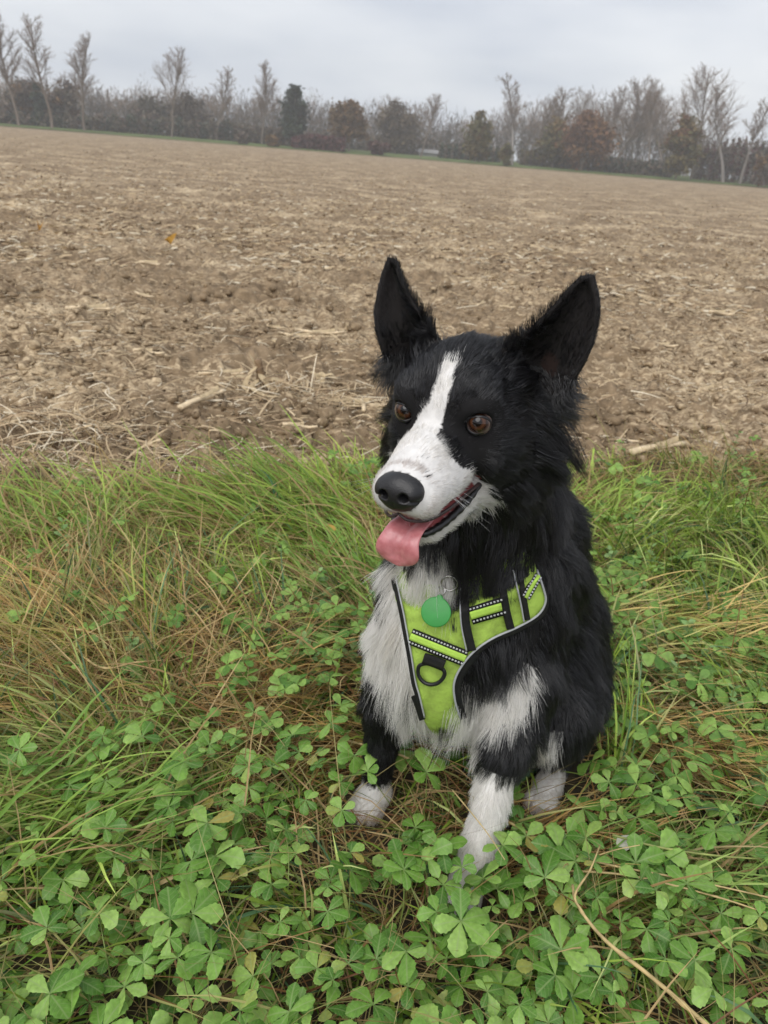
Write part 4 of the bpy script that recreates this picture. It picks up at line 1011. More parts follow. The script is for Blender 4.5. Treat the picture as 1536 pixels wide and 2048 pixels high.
def hdrape(px, py, off):
    """over the coat below the neck fur, sinking under it above"""
    s_ = np.clip((py - fur_y(px) + 8) / 26, 0, 1); s_ = s_ * s_ * (3 - 2 * s_)
    return drape(px, py, off - .0115 * (1 - s_))
def HARNESS_UNDER(P):
    c = chart(P); f_ = (((P - CAM) @ c_f) < .80)
    grow = HCEN + (PANEL - HCEN) * np.array([1.07, 1.03])
    return f_ & in_poly(c, grow) & (c[:, 1] > fur_y(c[:, 0]) + 2 + rng.normal(size=len(P)) * 5)
def solid(o, t, off=-1.0):
    md = o.modifiers.new('thickness', 'SOLIDIFY'); md.thickness = t; md.offset = off
    return o
hroot = drape(np.array([870.]), np.array([1470.]), .01)[0]
harness = link('dog_harness', None, label='lime green padded dog harness with black webbing and grey piping', category='harness')
harness.location = hroot
def smooth_off(px, py):
    """the padded panel bridges small hollows: blend of several offsets"""
    return drape(px, py, .013)
def hpart(name, V, F, mat, th=None, parent=None):
    o = link(name, mesh_from(name, V - hroot, F), mat, parent or harness)
    if th: solid(o, th)
    return o
def fabric(name, col, dirt=.35, weave=1500, rough=.75):
    m, nt, b = new_mat(name)
    t = nt.nodes.new('ShaderNodeTexCoord')
    n = nt.nodes.new('ShaderNodeTexNoise'); n.inputs['Scale'].default_value = 55; n.inputs['Detail'].default_value = 8; n.inputs['Roughness'].default_value = .7
    nt.links.new(t.outputs['Object'], n.inputs['Vector'])
    r = nt.nodes.new('ShaderNodeValToRGB'); r.color_ramp.elements[0].position = .34; r.color_ramp.elements[1].position = .58
    dk = [c * (1 - dirt) + d * dirt for c, d in zip(col, (.09, .08, .04))]
    r.color_ramp.elements[0].color = (*dk, 1); r.color_ramp.elements[1].color = (*col, 1)
    nt.links.new(n.outputs['Fac'], r.inputs['Fac']); nt.links.new(r.outputs['Color'], b.inputs['Base Color'])
    w_ = nt.nodes.new('ShaderNodeTexVoronoi'); w_.inputs['Scale'].default_value = weave; nt.links.new(t.outputs['Object'], w_.inputs['Vector'])
    n2 = nt.nodes.new('ShaderNodeTexNoise'); n2.inputs['Scale'].default_value = 130; nt.links.new(t.outputs['Object'], n2.inputs['Vector'])
    ad = nt.nodes.new('ShaderNodeMath'); ad.operation = 'MULTIPLY_ADD'; ad.inputs[1].default_value = .35
    nt.links.new(w_.outputs['Distance'], ad.inputs[0]); nt.links.new(n2.outputs['Fac'], ad.inputs[2])
    bp = nt.nodes.new('ShaderNodeBump'); bp.inputs['Strength'].default_value = .6; bp.inputs['Distance'].default_value = .002
    nt.links.new(ad.outputs[0], bp.inputs['Height']); nt.links.new(bp.outputs['Normal'], b.inputs['Normal'])
    b.inputs['Roughness'].default_value = rough; b.inputs['Specular IOR Level'].default_value = .25
    return m
M_LIME = fabric('lime_fabric', (.41, .60, .10)); M_LIME2 = fabric('lime_webbing', (.52, .80, .12), .2)
M_WEB = fabric('black_webbing', (.012, .012, .013), .1, 2500, .6); M_PIPE = plain_mat('grey_reflective_piping', (.40, .41, .42), rough=.45)
M_DASH = plain_mat('reflective_thread', (.55, .56, .56), rough=.4); M_RUB = plain_mat('black_plastic', (.014, .014, .015), rough=.35)
# padded panel
ii = np.stack(np.meshgrid(np.arange(780, 1100, 6.0), np.arange(1100, 1482, 6.0)), -1).reshape(-1, 2)
ii = ii + rng.normal(size=ii.shape) * .6
ii = ii[in_poly(ii, HCEN + (PANEL - HCEN) * .985)]
pts = [Vector(p) for p in np.vstack([PANEL, ii])]; nb_ = len(PANEL)
res_ = delaunay_2d_cdt(pts, [(q, (q + 1) % nb_) for q in range(nb_)], [], 1, 1e-4)
pv = np.array([tuple(p) for p in res_[0]]); pf = np.array([f_ for f_ in res_[2] if len(f_) == 3])
PV = hdrape(pv[:, 0], pv[:, 1], .012)
dn = nrm(ray(pv[:, 0], pv[:, 1]))
wr = .0009 * np.sin(pv[:, 0] * .11 + pv[:, 1] * .07) + .0012 * vnoise(np.hstack([pv, pv[:, :1] * 0]) * .01, 3.0, 5)
PV = PV + dn * (-wr[:, None])
fa = np.cross(PV[pf[:, 1]] - PV[pf[:, 0]], PV[pf[:, 2]] - PV[pf[:, 0]]); bad = (fa * (PV[pf[:, 0]] - CAM)).sum(1) > 0; pf[bad] = pf[bad][:, ::-1]
hpart('chest_panel', PV, pf, M_LIME, .004)
def ribbon(name, line, wpx, off, mat, th=.0012, n=60, parent=None):
    c = catmull(line, n) if len(line) > 2 else np.array(line[0]) + np.linspace(0, 1, n)[:, None] * (np.array(line[1], float) - line[0])
    t = nrm(np.gradient(c, axis=0)); s_ = np.stack([-t[:, 1], t[:, 0]], -1)
    rows = [c + s_ * (q * wpx / 2) for q in (-1, -.34, .34, 1)]
    P = np.stack([hdrape(r_[:, 0], r_[:, 1], off) for r_ in rows], 1).reshape(-1, 3)
    i = np.arange(n - 1)[:, None]; j = np.arange(3)[None]
    F = np.stack(np.broadcast_arrays(i * 4 + j, i * 4 + j + 1, (i + 1) * 4 + j + 1, (i + 1) * 4 + j), -1).reshape(-1, 4)
    f0 = F[len(F) // 2]; nn = np.cross(P[f0[1]] - P[f0[0]], P[f0[2]] - P[f0[0]])
    if nn @ (P[f0[0]] - CAM) > 0: F = F[:, ::-1]
    return hpart(name, P, F, mat, th, parent)
def cord(name, line, off, r_, mat, n=70, parent=None):
    c = catmull(line, n); V, F = tube(hdrape(c[:, 0], c[:, 1], off), r_, 6)
    return hpart(name, V, F, mat, None, parent)
sh = lambda L_, dx, dy=0: [(x + dx, y + dy) for x, y in L_]
ribbon('edge_binding', sh(P_LEFT, -2), 8, .0135, M_WEB)
cord('piping', sh(P_LEFT, 3), .0145, .0010, M_PIPE)
ribbon('edge_binding', sh(P_RIGHT[:5], 8, 3), 13, .0125, M_WEB)
ribbon('edge_binding', sh(P_RIGHT[4:-1], 3, 5), 8, .0125, M_WEB)
cord('piping', P_RIGHT[:-1], .0150, .0012, M_PIPE)
def webbing(line, wpx, name='reflective_strap'):
    o = ribbon(name, line, wpx, .0150, M_WEB, .0016)
    ribbon('lime_stripe', line, wpx * .42, .0160, M_LIME2, .0008, parent=o)
    a, b = np.array(line[0], float), np.array(line[-1], float); d = b - a; l_ = np.linalg.norm(d); d /= l_; s_ = np.array([-d[1], d[0]])
    vs_, fs_ = [], []
    m_ = int(l_ / 6.6)
    for q in range(m_):
        for row in (-.36, .36):
            c = a + d * (q + .5) * l_ / m_ + s_ * row * wpx
            vs_ += [c - d * 1.9 - s_ * 1.6, c + d * 1.9 - s_ * 1.6, c + d * 1.9 + s_ * 1.6, c - d * 1.9 + s_ * 1.6]
    vs_ = np.array(vs_); P = hdrape(vs_[:, 0], vs_[:, 1], .0172); F = np.arange(len(P)).reshape(-1, 4)
    nn = np.cross(P[1] - P[0], P[2] - P[0])
    if nn @ (P[0] - CAM) > 0: F = F[:, ::-1]
    d_ = hpart('reflective_stitching', P, F, M_DASH, .0006, parent=o)
    return o
webbing([(820,1273),(931,1318)], 32)
webbing([(941,1232),(1010,1212)], 36)
webbing([(1052,1196),(1078,1150)], 17)
ribbon('strap', [(928,1170),(931,1240),(944,1302)], 17, .0165, M_WEB, .0018)
cord('piping', [(920,1175),(922,1245),(933,1302)], .0165, .0008, M_PIPE, 30)
ribbon('strap', [(1000,1140),(1012,1215),(1022,1258)], 15, .0165, M_WEB, .0018)
ribbon('strap', [(1038,1130),(1050,1205),(1056,1240)], 10, .0160, M_WEB, .0018)
cord('piping', [(1026,1140),(1041,1205),(1048,1244)], .0165, .0009, M_PIPE, 30)
ribbon('side_strap', [(828,1392),(836,1412),(845,1440)], 13, .0120, M_WEB, .002)
# leash ring on its loop
ang = np.linspace(0, 2 * math.pi, 44, endpoint=False)
dx = 27 * np.cos(ang) ; dy = np.where(np.sin(ang) > 0, 27 * np.sin(ang), 14 * np.sin(ang)); th_ = math.radians(14)
dl = np.stack([863 + dx * math.cos(th_) - dy * math.sin(th_), 1342 + dx * math.sin(th_) + dy * math.cos(th_)], -1)
o_ = drape(dl[:, 0], dl[:, 1], .018); V, F = tube(o_, .0021, 8, closed=True); hpart('leash_ring', V, F, M_RUB)
ribbon('ring_loop', [(846,1318),(868,1325),(888,1333)], 20, .0205, M_WEB, .003, 20)
# tag -------------------------------------------------------------------
tcn = drape(np.array([872.]), np.array([1224.]), .0185)[0]
tag_o = link('pet_tag', None, label='round green pet tag hanging from a steel ring at the collar', category='tag'); tag_o.location = tcn
tz = nrm(nrm(CAM - tcn) + np.array([-.15, 0, -.1])); tx = nrm(np.cross(np.array([0, 0, 1.]), tz)); ty = np.cross(tz, tx)
tr_ = math.radians(-3); tx, ty = tx * math.cos(tr_) + ty * math.sin(tr_), ty * math.cos(tr_) - tx * math.sin(tr_)
sc_ = np.linalg.norm(tcn - CAM) / FPX
aa = np.linspace(0, 2 * math.pi, 64, endpoint=False); rr = np.full(64, 30.) * sc_
rr += np.exp(-((aa - math.pi / 2) / .16) ** 2) * 7 * sc_
prof_ = [(0, .0011), (.92, .0011), (1.0, .0006), (1.0, -.0006), (.92, -.0011), (0, -.0011)]
V = []; 
for s_, z_ in prof_:
    V.append((tx[None] * (np.cos(aa) * rr * max(s_, 1e-3))[:, None] + ty[None] * (np.sin(aa) * rr * max(s_, 1e-3))[:, None] + tz * z_))
V = np.vstack(V); i = np.arange(5)[:, None]; j = np.arange(64)[None]; j2 = (j + 1) % 64
F = np.stack(np.broadcast_arrays(i * 64 + j, (i + 1) * 64 + j, (i + 1) * 64 + j2, i * 64 + j2), -1).reshape(-1, 4)
M_TAG = plain_mat('green_enamel', (.045, .30, .060), rough=.42, spec=.5, noise=(90, .10)); M_STEEL = plain_mat('steel', (.55, .54, .52), rough=.25, metal=1.0)
link('disc', mesh_from('tag_disc', V, F), M_TAG, tag_o)
def ringm(c, r, R, ax, ay):
    q = np.linspace(0, 2 * math.pi, 40, endpoint=False)
    return tube(c + (np.cos(q) * R)[:, None] * ax + (np.sin(q) * R)[:, None] * ay, r, 8, closed=True)
V, F = ringm(ty * 44 * sc_, .0007, 9 * sc_, nrm(tx + tz * .6), ty); link('split_ring', mesh_from('split_ring', V, F), M_STEEL, tag_o)
V, F = ringm(ty * 62 * sc_ + tx * 12 * sc_ + tz * .002, .0010, 16 * sc_, nrm(tx + ty * .3), nrm(ty + tz * .5 - tx * .3)); link('collar_ring', mesh_from('collar_ring', V, F), M_STEEL, tag_o)
lat_ = lambda P: lat(P, 1.0, 7)
# fur: one strand per hair, clumped as wet fur clumps ------------------------
def hair_object(name, Pts, rad, colr, mat, parent, offs):
    """Pts (n,k,3), rad (n,k), colr (n,3)"""
    n, k = Pts.shape[:2]
    hc = bpy.data.hair_curves.new(name); hc.add_curves([k] * n)
    hc.attributes['position'].data.foreach_set('vector', (Pts - offs).reshape(-1).astype(np.float32)) if 'position' in hc.attributes else hc.position_data.foreach_set('vector', (Pts - offs).reshape(-1).astype(np.float32))
    ra = hc.attributes.get('radius') or hc.attributes.new('radius', 'FLOAT', 'POINT')
    ra.data.foreach_set('value', rad.reshape(-1).astype(np.float32))
    ca = hc.attributes.new('tint', 'FLOAT_COLOR', 'CURVE')
    ca.data.foreach_set('color', np.hstack([colr, np.ones((n, 1))]).astype(np.float32).ravel())
    return link(name, hc, mat, parent, kind='stuff')

def fur_mat():
    m, nt, b = new_mat('fur')
    a = nt.nodes.new('ShaderNodeAttribute'); a.attribute_name = 'tint'
    nt.links.new(a.outputs['Color'], b.inputs['Base Color'])
    b.inputs['Roughness'].default_value = .30; b.inputs['Specular IOR Level'].default_value = 1.0
    tr = nt.nodes.new('ShaderNodeBsdfTranslucent'); nt.links.new(a.outputs['Color'], tr.inputs['Color']); ms = nt.nodes.new('ShaderNodeMixShader'); ms.inputs[0].default_value = .38
    nt.links.new(b.outputs[0], ms.inputs[1]); nt.links.new(tr.outputs[0], ms.inputs[2]); nt.links.new(ms.outputs[0], nt.nodes['Material Output'].inputs['Surface'])
    return m
M_FUR = fur_mat()

def sample_surface(V, F, nrmls, dens):
    T = np.vstack([F[:, [0, 1, 2]], F[:, [0, 2, 3]]])
    A = np.linalg.norm(np.cross(V[T[:, 1]] - V[T[:, 0]], V[T[:, 2]] - V[T[:, 0]]), axis=1) / 2
    wgt = A * dens[T].mean(1); n = rng.poisson(wgt)
    idx = np.repeat(np.arange(len(T)), n)
    u, v = rng.random(len(idx)), rng.random(len(idx)); f = u + v > 1; u[f], v[f] = 1 - u[f], 1 - v[f]
    t = T[idx]; w0 = (1 - u - v)[:, None]
    P = V[t[:, 0]] * w0 + V[t[:, 1]] * u[:, None] + V[t[:, 2]] * v[:, None]
    Nn = nrm(nrmls[t[:, 0]] * w0 + nrmls[t[:, 1]] * u[:, None] + nrmls[t[:, 2]] * v[:, None])
    return P, Nn

is_head = np.isin(tg, list(HEADTAG)); is_short = np.isin(tg, ['LFl', 'RFl', 'LHl'])
dens = np.where(is_head, 900e3, np.where(is_short, 700e3, 330e3))
dens = np.where(np.isin(tg, ['muzzle', 'face', 'jaw']), 2300e3, dens)
dens[mo] = 0
dens[BV[:, 2] < .010] = 0
backside = ((BV - CAM) * BN).sum(1) > .18            # the far side of the dog needs fewer, thicker hairs
dens = np.where(backside, dens * .45, dens)
for e in EYES: dens[np.linalg.norm((BQ - (e + [0, .3, 0])) * [1 / 1.0, 1, 1 / .88], axis=1) < 1.16] = 0
dens[np.abs(nose_sdf(BV)) < .0012] = 0; dens[nose_bed(BQ) < .06] = 0
dens[inear] *= np.where(hol[inear], .25, .9)
dens = dens * FUR_D
FP, FN = sample_surface(BV, BF, BN, dens)
white, flow, flen, ftag, fmo, FQ = coat(FP, FN)
ok = ~fmo & ~HARNESS_UNDER(FP) & (nose_bed(FQ) > .03)
FP, FN, white, flow, flen, ftag, FQ = [x[ok] for x in (FP, FN, white, flow, flen, ftag, FQ)]
n = len(FP); Hn = FN @ HR
lift = np.full(n, .34)
lift[np.isin(ftag, ['muzzle'])] = .12; lift[np.isin(ftag, ['face'])] = .20; lift[np.isin(ftag, ['head', 'jaw'])] = .28; lift[ftag == 'ruff'] = .5
lift[np.isin(ftag, ['LFl', 'RFl', 'LHl'])] = .34
# forehead and cheek fur grows longer towards the back of the head
hd = np.isin(ftag, ['head', 'face'])
flen = np.where(hd, flen * np.clip(1 + (-FQ[:, 1] - 2.0) * .12, .7, 2.4), flen)
mz = ftag == 'muzzle'; flen[mz] = np.clip(.0075 + (6 - FQ[mz, 1]) * .0006, .006, .012)
ck = hd & (FQ[:, 2] < 1) & (FQ[:, 1] < -5); flen[ck] *= 1.15; lift[ck] = .34
# ears
for kx, s in (('earL', -1), ('earR', 1)):
    mE = ftag == kx
    ax = HR @ nrm(np.array([s * 3.6, -.6, 7.5])); flow[mE] = ax
    t = np.clip((FQ[mE, 2] - 2) / 8.5, 0, 1); ln_ = .0045 + .006 * (1 - t) ** 1.5
    ie = (EARL if kx == 'earL' else EARR)[:, 0]; inner_edge = np.sqrt(((FQ[mE][:, None] - ie[None]) ** 2).sum(-1).min(1)) < .55 + .5 * rng.random(mE.sum())
    ln_ = np.where(inner_edge, ln_ + .024 * np.clip(.85 - t, 0, 1), ln_)
    fwd = Hn[mE, 1] > .3; lf_ = np.where(inner_edge, .5, np.where(fwd, .22, .16))
    fl_ = flow[mE]; fl_[inner_edge] = nrm(fl_[inner_edge] + HR @ np.array([-s * .55, .25, .2]))
    low_ = FQ[mE, 2] < 3.2; fl_[low_] = HR @ nrm(np.array([s * 1.0, -.4, -.55])); ln_[low_] = .016 if s < 0 else .028; lf_[low_] = .35 if s < 0 else .55
    flow[mE] = fl_; flen[mE] = ln_; lift[mE] = lf_
for e in EYES:
    ed = np.linalg.norm(FQ - (e + [0, .3, 0]), axis=1); nb2 = ed < 2.1; flen[nb2] *= .55; lift[nb2] = .12
fh = hd & (FQ[:, 2] > 1.2) & (FQ[:, 1] < -1.0); flen[fh] *= np.where(np.minimum(np.linalg.norm(FQ[fh] - EYES[0], axis=1), np.linalg.norm(FQ[fh] - EYES[1], axis=1)) < 2.2, 1.0, 1.3); lift[fh] = np.maximum(lift[fh], .30) * np.where(lift[fh] < .15, .5, 1)
sd = hd & (FQ[:, 0] > 3) & (FQ[:, 1] < -4.2); flen[sd] *= 1.35; lift[sd] = .5
# chest fringes hang longer, feathering behind the left foreleg
fr = white & np.isin(ftag, ['chest', 'RF', 'LF', 'torso']); flen[fr] *= 1.1
lowc = np.isin(ftag, ['chest', 'LF', 'RF']) & (FN[:, 2] < -.05) & white; flen[lowc] *= 1.35
CC = chart(FP); tp = fur_y(CC[:, 0])
nk = (CC[:, 1] < tp + 4) & (CC[:, 1] > tp - 22) & (CC[:, 0] > 800) & (CC[:, 0] < 1080) & (FP @ c_f < .85) & np.isin(ftag, ['neck', 'chest', 'LF', 'RF']); lift[nk] = .45; flen[nk] = .022
tan = flow - FN * (flow * FN).sum(1, keepdims=True); tan = nrm(tan)
wob = np.stack([vnoise(FP, 22, 11), vnoise(FP, 22, 12), vnoise(FP, 22, 13)], -1)
tan = nrm(tan + .55 * wob * (flen / .03).clip(.2, 1)[:, None])
d0 = nrm(tan * (1 - lift)[:, None] + FN * lift[:, None] + rng.normal(size=(n, 3)) * .10)
Lr = flen * rng.uniform(.65, 1.2, n) * (1 + .25 * vnoise(FP, 35, 21))
K = 6; sp = np.linspace(0, 1, K)[None, :, None]
bend = tan * .25 + DN * (.14 * (flen / .03).clip(0, 1.3))[:, None] - FN * .10
wav = (np.stack([vnoise(FP, 90, 31), vnoise(FP, 90, 32), vnoise(FP, 90, 33)], -1))
Pts = FP[:, None] - FN[:, None] * .0008 + Lr[:, None, None] * (sp * d0[:, None] + sp ** 2 * bend[:, None] + .10 * np.sin(sp * 4.5) * wav[:, None])
# clumps
def clump(frac, amount, spread):
    cid = rng.choice(n, max(10, int(n * frac)), replace=False)
    kd = kdtree.KDTree(len(cid))
    for q, c in enumerate(cid): kd.insert(FP[c], q)
    kd.balance()
    near = np.array([kd.find(p)[1] for p in FP.tolist()])
    ci = cid[near]
    same = (white == white[ci]) & (np.linalg.norm(FP - FP[ci], axis=1) < spread)
    rel = Pts[ci] - FP[ci][:, None]                 # the clump hair's path
    target = Pts[ci] + (FP - FP[ci])[:, None] * .12
    a_ = (amount * same)[:, None, None] * sp ** 1.3
    return Pts * (1 - a_) + target * a_
am = np.interp(flen, [.004, .010, .02, .04], [.15, .55, .75, .80]) * rng.uniform(.5, 1.1, n).clip(0, 1)
am = am * np.where(white, .7, 1)
Pts = clump(.035, am.clip(0, .92), .012)
wet = np.isin(ftag, ['head', 'ruff', 'face', 'neck', 'jaw']) & (flen > .011)
Pts = clump(.006, np.where(wet, .55, np.where(flen > .015, np.where(white, .12, .28), 0)) * rng.uniform(.4, 1.2, n).clip(0, 1), .02)
# keep hair out of the ground
Pts[..., 2] = np.maximum(Pts[..., 2], .004)
rootR = np.where(flen < .012, .00016, .00022) * np.where(white, 1.0, 1.05)
rad = rootR[:, None] * np.linspace(1, .22, K)[None] * rng.uniform(.7, 1.2, n)[:, None]
v = rng.uniform(.55, 1.5, n)[:, None]
blk = np.array([[.0135, .0132, .0145]]) * v
blk = blk * np.clip(1 + 1.1 * vnoise(FP, 70, 61), .4, 2.6)[:, None]; sheen = rng.random(n) < .07; blk[sheen] = np.array([.055, .055, .062])  # scattered grey strands: the coat's sheen painted into the hair colour
wht = np.array([[.93, .91, .875]]) * (rng.uniform(.78, 1.04, n)[:, None])
cream = vnoise(FP, 14, 41); wht = wht * np.where(cream > .35, 1, 1)[:, None]
dirt = np.clip((.10 - FP[:, 2]) / .09, 0, 1)[:, None] * rng.uniform(.2, 1, n)[:, None] * .55
wht = wht * (1 - dirt) + np.array([[.42, .33, .27]]) * dirt
top = hd & (FQ[:, 2] > 0) & (rng.random(n) < .15); blk[top] = np.array([.085, .085, .095]) * rng.uniform(.6, 1.2, (top.sum(), 1))  # paler strands on upper head, wet highlights painted as hair colour
nd = np.exp(-np.maximum(np.linalg.norm(FQ - [0, 7.2, -3.4], axis=1) - 1.7, 0) / .9) * np.isin(ftag, ['muzzle'])
tn = (nd * (.25 + .5 * lat_(FQ * .9))).clip(0, .6)[:, None]; wht = wht * (1 - tn) + np.array([[.50, .42, .39]]) * tn
dot = np.isin(ftag, ['muzzle']) & (np.abs(FQ[:, 0]) > 1.2) & (FQ[:, 2] < -3.4) & (rng.random(n) < .035); wht[dot] = np.array([.22, .18, .15])
yl = np.clip(vnoise(FP, 12, 44) - .1, 0, 1)[:, None] * .35 * (FP[:, 2:] < .40); wht = wht * (1 - yl) + wht * np.array([[.88, .82, .70]]) * yl
colr = np.where(white[:, None], wht, blk)
hair_object('fur', Pts, rad, colr, M_FUR, dog, DLOC)
print('FUR', n)
# whiskers
wk = []
for s in (1, -1):
    for q in range(9):
        p0 = np.array([s * (2.5 + .25 * rng.random()), 5.4 - 2.6 * rng.random(), -3.9 - .9 * rng.random()])
        d = nrm(np.array([s * 1.0, -.05 + .5 * rng.random(), -.15 - .5 * rng.random()])); l_ = 2.4 + 2.2 * rng.random()
        tt = np.linspace(0, 1, 6)[:, None]
        wk.append(hw(p0 + d * l_ * tt + np.array([0, -.9, -.5]) * tt ** 2))
wk = np.array(wk)
hair_object('whiskers', wk, np.full(wk.shape[:2], .00010) * np.linspace(1, .3, 6), np.full((len(wk), 3), .7), M_FUR, dog, DLOC)
# ================================================================== the verge: grass, dry stems, leafy plants
def dogd(P):
    r = np.full(len(P), .5); m_ = (P[:, 0] > -.1) & (P[:, 0] < .45) & (P[:, 1] > .45) & (P[:, 1] < 1.15) & (P[:, 2] < .45)
    if m_.any(): r[m_] = sdf(P[m_], ears=False)
    return r
def verge_pts(n, x0=-1.75, x1=2.1, y0=.12):
    x = rng.uniform(x0, x1, n); y = y0 + (EDGE0 + EDGES * x + .12 - y0) * rng.random(n)
    # keep to what lies round the view, a step to either side included
    k = (np.abs(x - .05) < .42 + .62 * y) & (edge_d(x, y) < .05)
    return x[k], y[k]
def blades(x, y, L_, W_, th, el, bendv, colr, tipc, seg=5, zoff=0.0, vfold=.3):
    """arching blades from the ground"""
    n = len(x); s = np.linspace(0, 1, seg + 1)
    P = np.zeros((n, seg + 1, 3)); P[:, 0] = np.stack([x, y, ground_z(x, y) + zoff], -1)
    e = el.copy(); T = []
    for k in range(seg):
        d = np.stack([np.cos(th) * np.cos(e), np.sin(th) * np.cos(e), np.sin(e)], -1); T.append(d)
        P[:, k + 1] = P[:, k] + d * (L_ / seg)[:, None]; e = e - bendv / seg; th = th + rng.normal(size=n) * .10
    gz_ = ground_z(P[..., 0].ravel(), P[..., 1].ravel()).reshape(n, seg + 1)
    lowest = gz_ + .008 + .030 * rng.random((n, 1)) * s[None]
    P[..., 2] = np.maximum(P[..., 2], lowest)
    inside = (dogd(P[:, 1:].reshape(-1, 3)).reshape(n, seg) < .006).any(1)
    keep = ~inside; P = P[keep]; n = len(P); W_ = W_[keep]; colr = colr[keep]; tipc = tipc[keep]
    T = nrm(np.gradient(P, axis=1)); ph = rng.normal(size=n) * .6
    side = nrm(np.cross(T, np.array([0, 0, 1.])[None, None]) + 1e-9); upn = np.cross(side, T)
    sv = side * np.cos(ph)[:, None, None] + upn * np.sin(ph)[:, None, None]; un = np.cross(sv, T)
    wp = np.interp(s, [0, .15, .6, .85, 1], [.7, 1, .85, .5, .05])[None, :, None] * W_[:, None, None] / 2
    V = np.stack([P - sv * wp, P - un * wp * vfold, P + sv * wp], 2).reshape(-1, 3)
    k = (seg + 1) * 3; b = (np.arange(n) * k)[:, None, None]; i = np.arange(seg)[None, :, None] * 3; j = np.arange(2)[None, None]
    F = np.stack(np.broadcast_arrays(b + i + j, b + i + j + 1, b + i + 3 + j + 1, b + i + 3 + j), -1).reshape(-1, 4)
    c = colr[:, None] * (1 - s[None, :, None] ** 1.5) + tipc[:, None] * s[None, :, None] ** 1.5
    return V, F, np.repeat(c.reshape(-1, 3), 3, 0)
def zone(x, y):
    """how dry (0..1) and how leafy the verge is"""
    P = np.stack([x, y], -1)
    dry = .95 * np.exp(-(((x + .30) / .36) ** 2 + ((y - .92) / .24) ** 2)) + .55 * np.exp(-(((x - .38) / .20) ** 2 + ((y - 1.0) / .2) ** 2)) + .55 * np.exp(-(((y - EDGE0 - EDGES * x) + .12) / .16) ** 2) + .28 * np.exp(-(((x - .2) / .14) ** 2 + ((y - .66) / .12) ** 2)) + .9 * (fbm(P, 3.0, 3, .5, 71) - .40)
    return dry.clip(0, 1)
def mixc(t, a, b): return np.array(a)[None] * (1 - t[:, None]) + np.array(b)[None] * t[:, None]
def flow_th(x, y):
    P = np.stack([x, y], -1); return math.pi * .95 + 3.6 * (fbm(P, 1.8, 2, .5, 81) - .5) * 2
M_GRASS = tint_mat('grass', rough=.40, spec=.32, trans=.32)
parts, cols = [], []
def add(V, F, c): parts.append((V, [F])); cols.append(c)
# green blades
x, y = verge_pts(int(56000 * GRASS_D)); dz = zone(x, y); front = np.clip((.72 - y) / .2, 0, 1)
k = rng.random(len(x)) < (1 - .60 * dz) * (1 - .25 * front); x, y, dz = x[k], y[k], dz[k]; n = len(x)
# most blades grow in tufts, each with its own lean, length and tone
tx_, ty_ = verge_pts(1500); tkd = kdtree.KDTree(len(tx_))
for q_ in range(len(tx_)): tkd.insert((tx_[q_], ty_[q_], 0), q_)
tkd.balance(); near_ = np.array([tkd.find((a_, b_, 0))[1] for a_, b_ in zip(x.tolist(), y.tolist())])
tuft = rng.random(n) < .7; t_th = flow_th(tx_, ty_) + rng.normal(size=len(tx_)) * .9; t_len = rng.uniform(.55, 1.45, len(tx_)); t_tone = rng.uniform(.6, 1.45, len(tx_))
pull = np.where(tuft, rng.uniform(.45, .8, n), 0); ox, oy = x - tx_[near_], y - ty_[near_]
x = x - ox * pull; y = y - oy * pull
t = rng.random(n); base = mixc(t, (.085, .180, .018), (.31, .44, .065)); bt = rng.random(n) < .25; base[bt] = mixc(rng.random(bt.sum()), (.38, .53, .10), (.56, .66, .25))
bl = rng.random(n) < .18; base[bl] = mixc(rng.random(bl.sum()), (.055, .135, .055), (.11, .20, .095))
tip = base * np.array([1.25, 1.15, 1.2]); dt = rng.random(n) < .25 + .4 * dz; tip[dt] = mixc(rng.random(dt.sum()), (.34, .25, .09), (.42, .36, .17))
L_ = rng.uniform(.05, .17, n) * (1 + .35 * lat(np.stack([x, y], -1), 2.5, 91)) * np.clip(.55 + .45 * (y - .3), .55, 1.05)
el = np.clip(rng.normal(size=n) * .35 + .95, .12, 1.45)
edge_s = np.clip(-edge_d(x, y) / .35, .35, 1); L_ = L_ * np.where(tuft, t_len[near_], 1) * edge_s; base = base * np.where(tuft, t_tone[near_], 1)[:, None]; tip = tip * np.where(tuft, t_tone[near_], 1)[:, None]
th_b = np.where(tuft, t_th[near_] + np.arctan2(oy, ox) * 0 + rng.normal(size=n) * .45, flow_th(x, y) + rng.normal(size=n) * .9)
add(*blades(x, y, L_, rng.uniform(.0016, .0046, n), th_b, el, rng.uniform(.4, 2.3, n), base, tip))
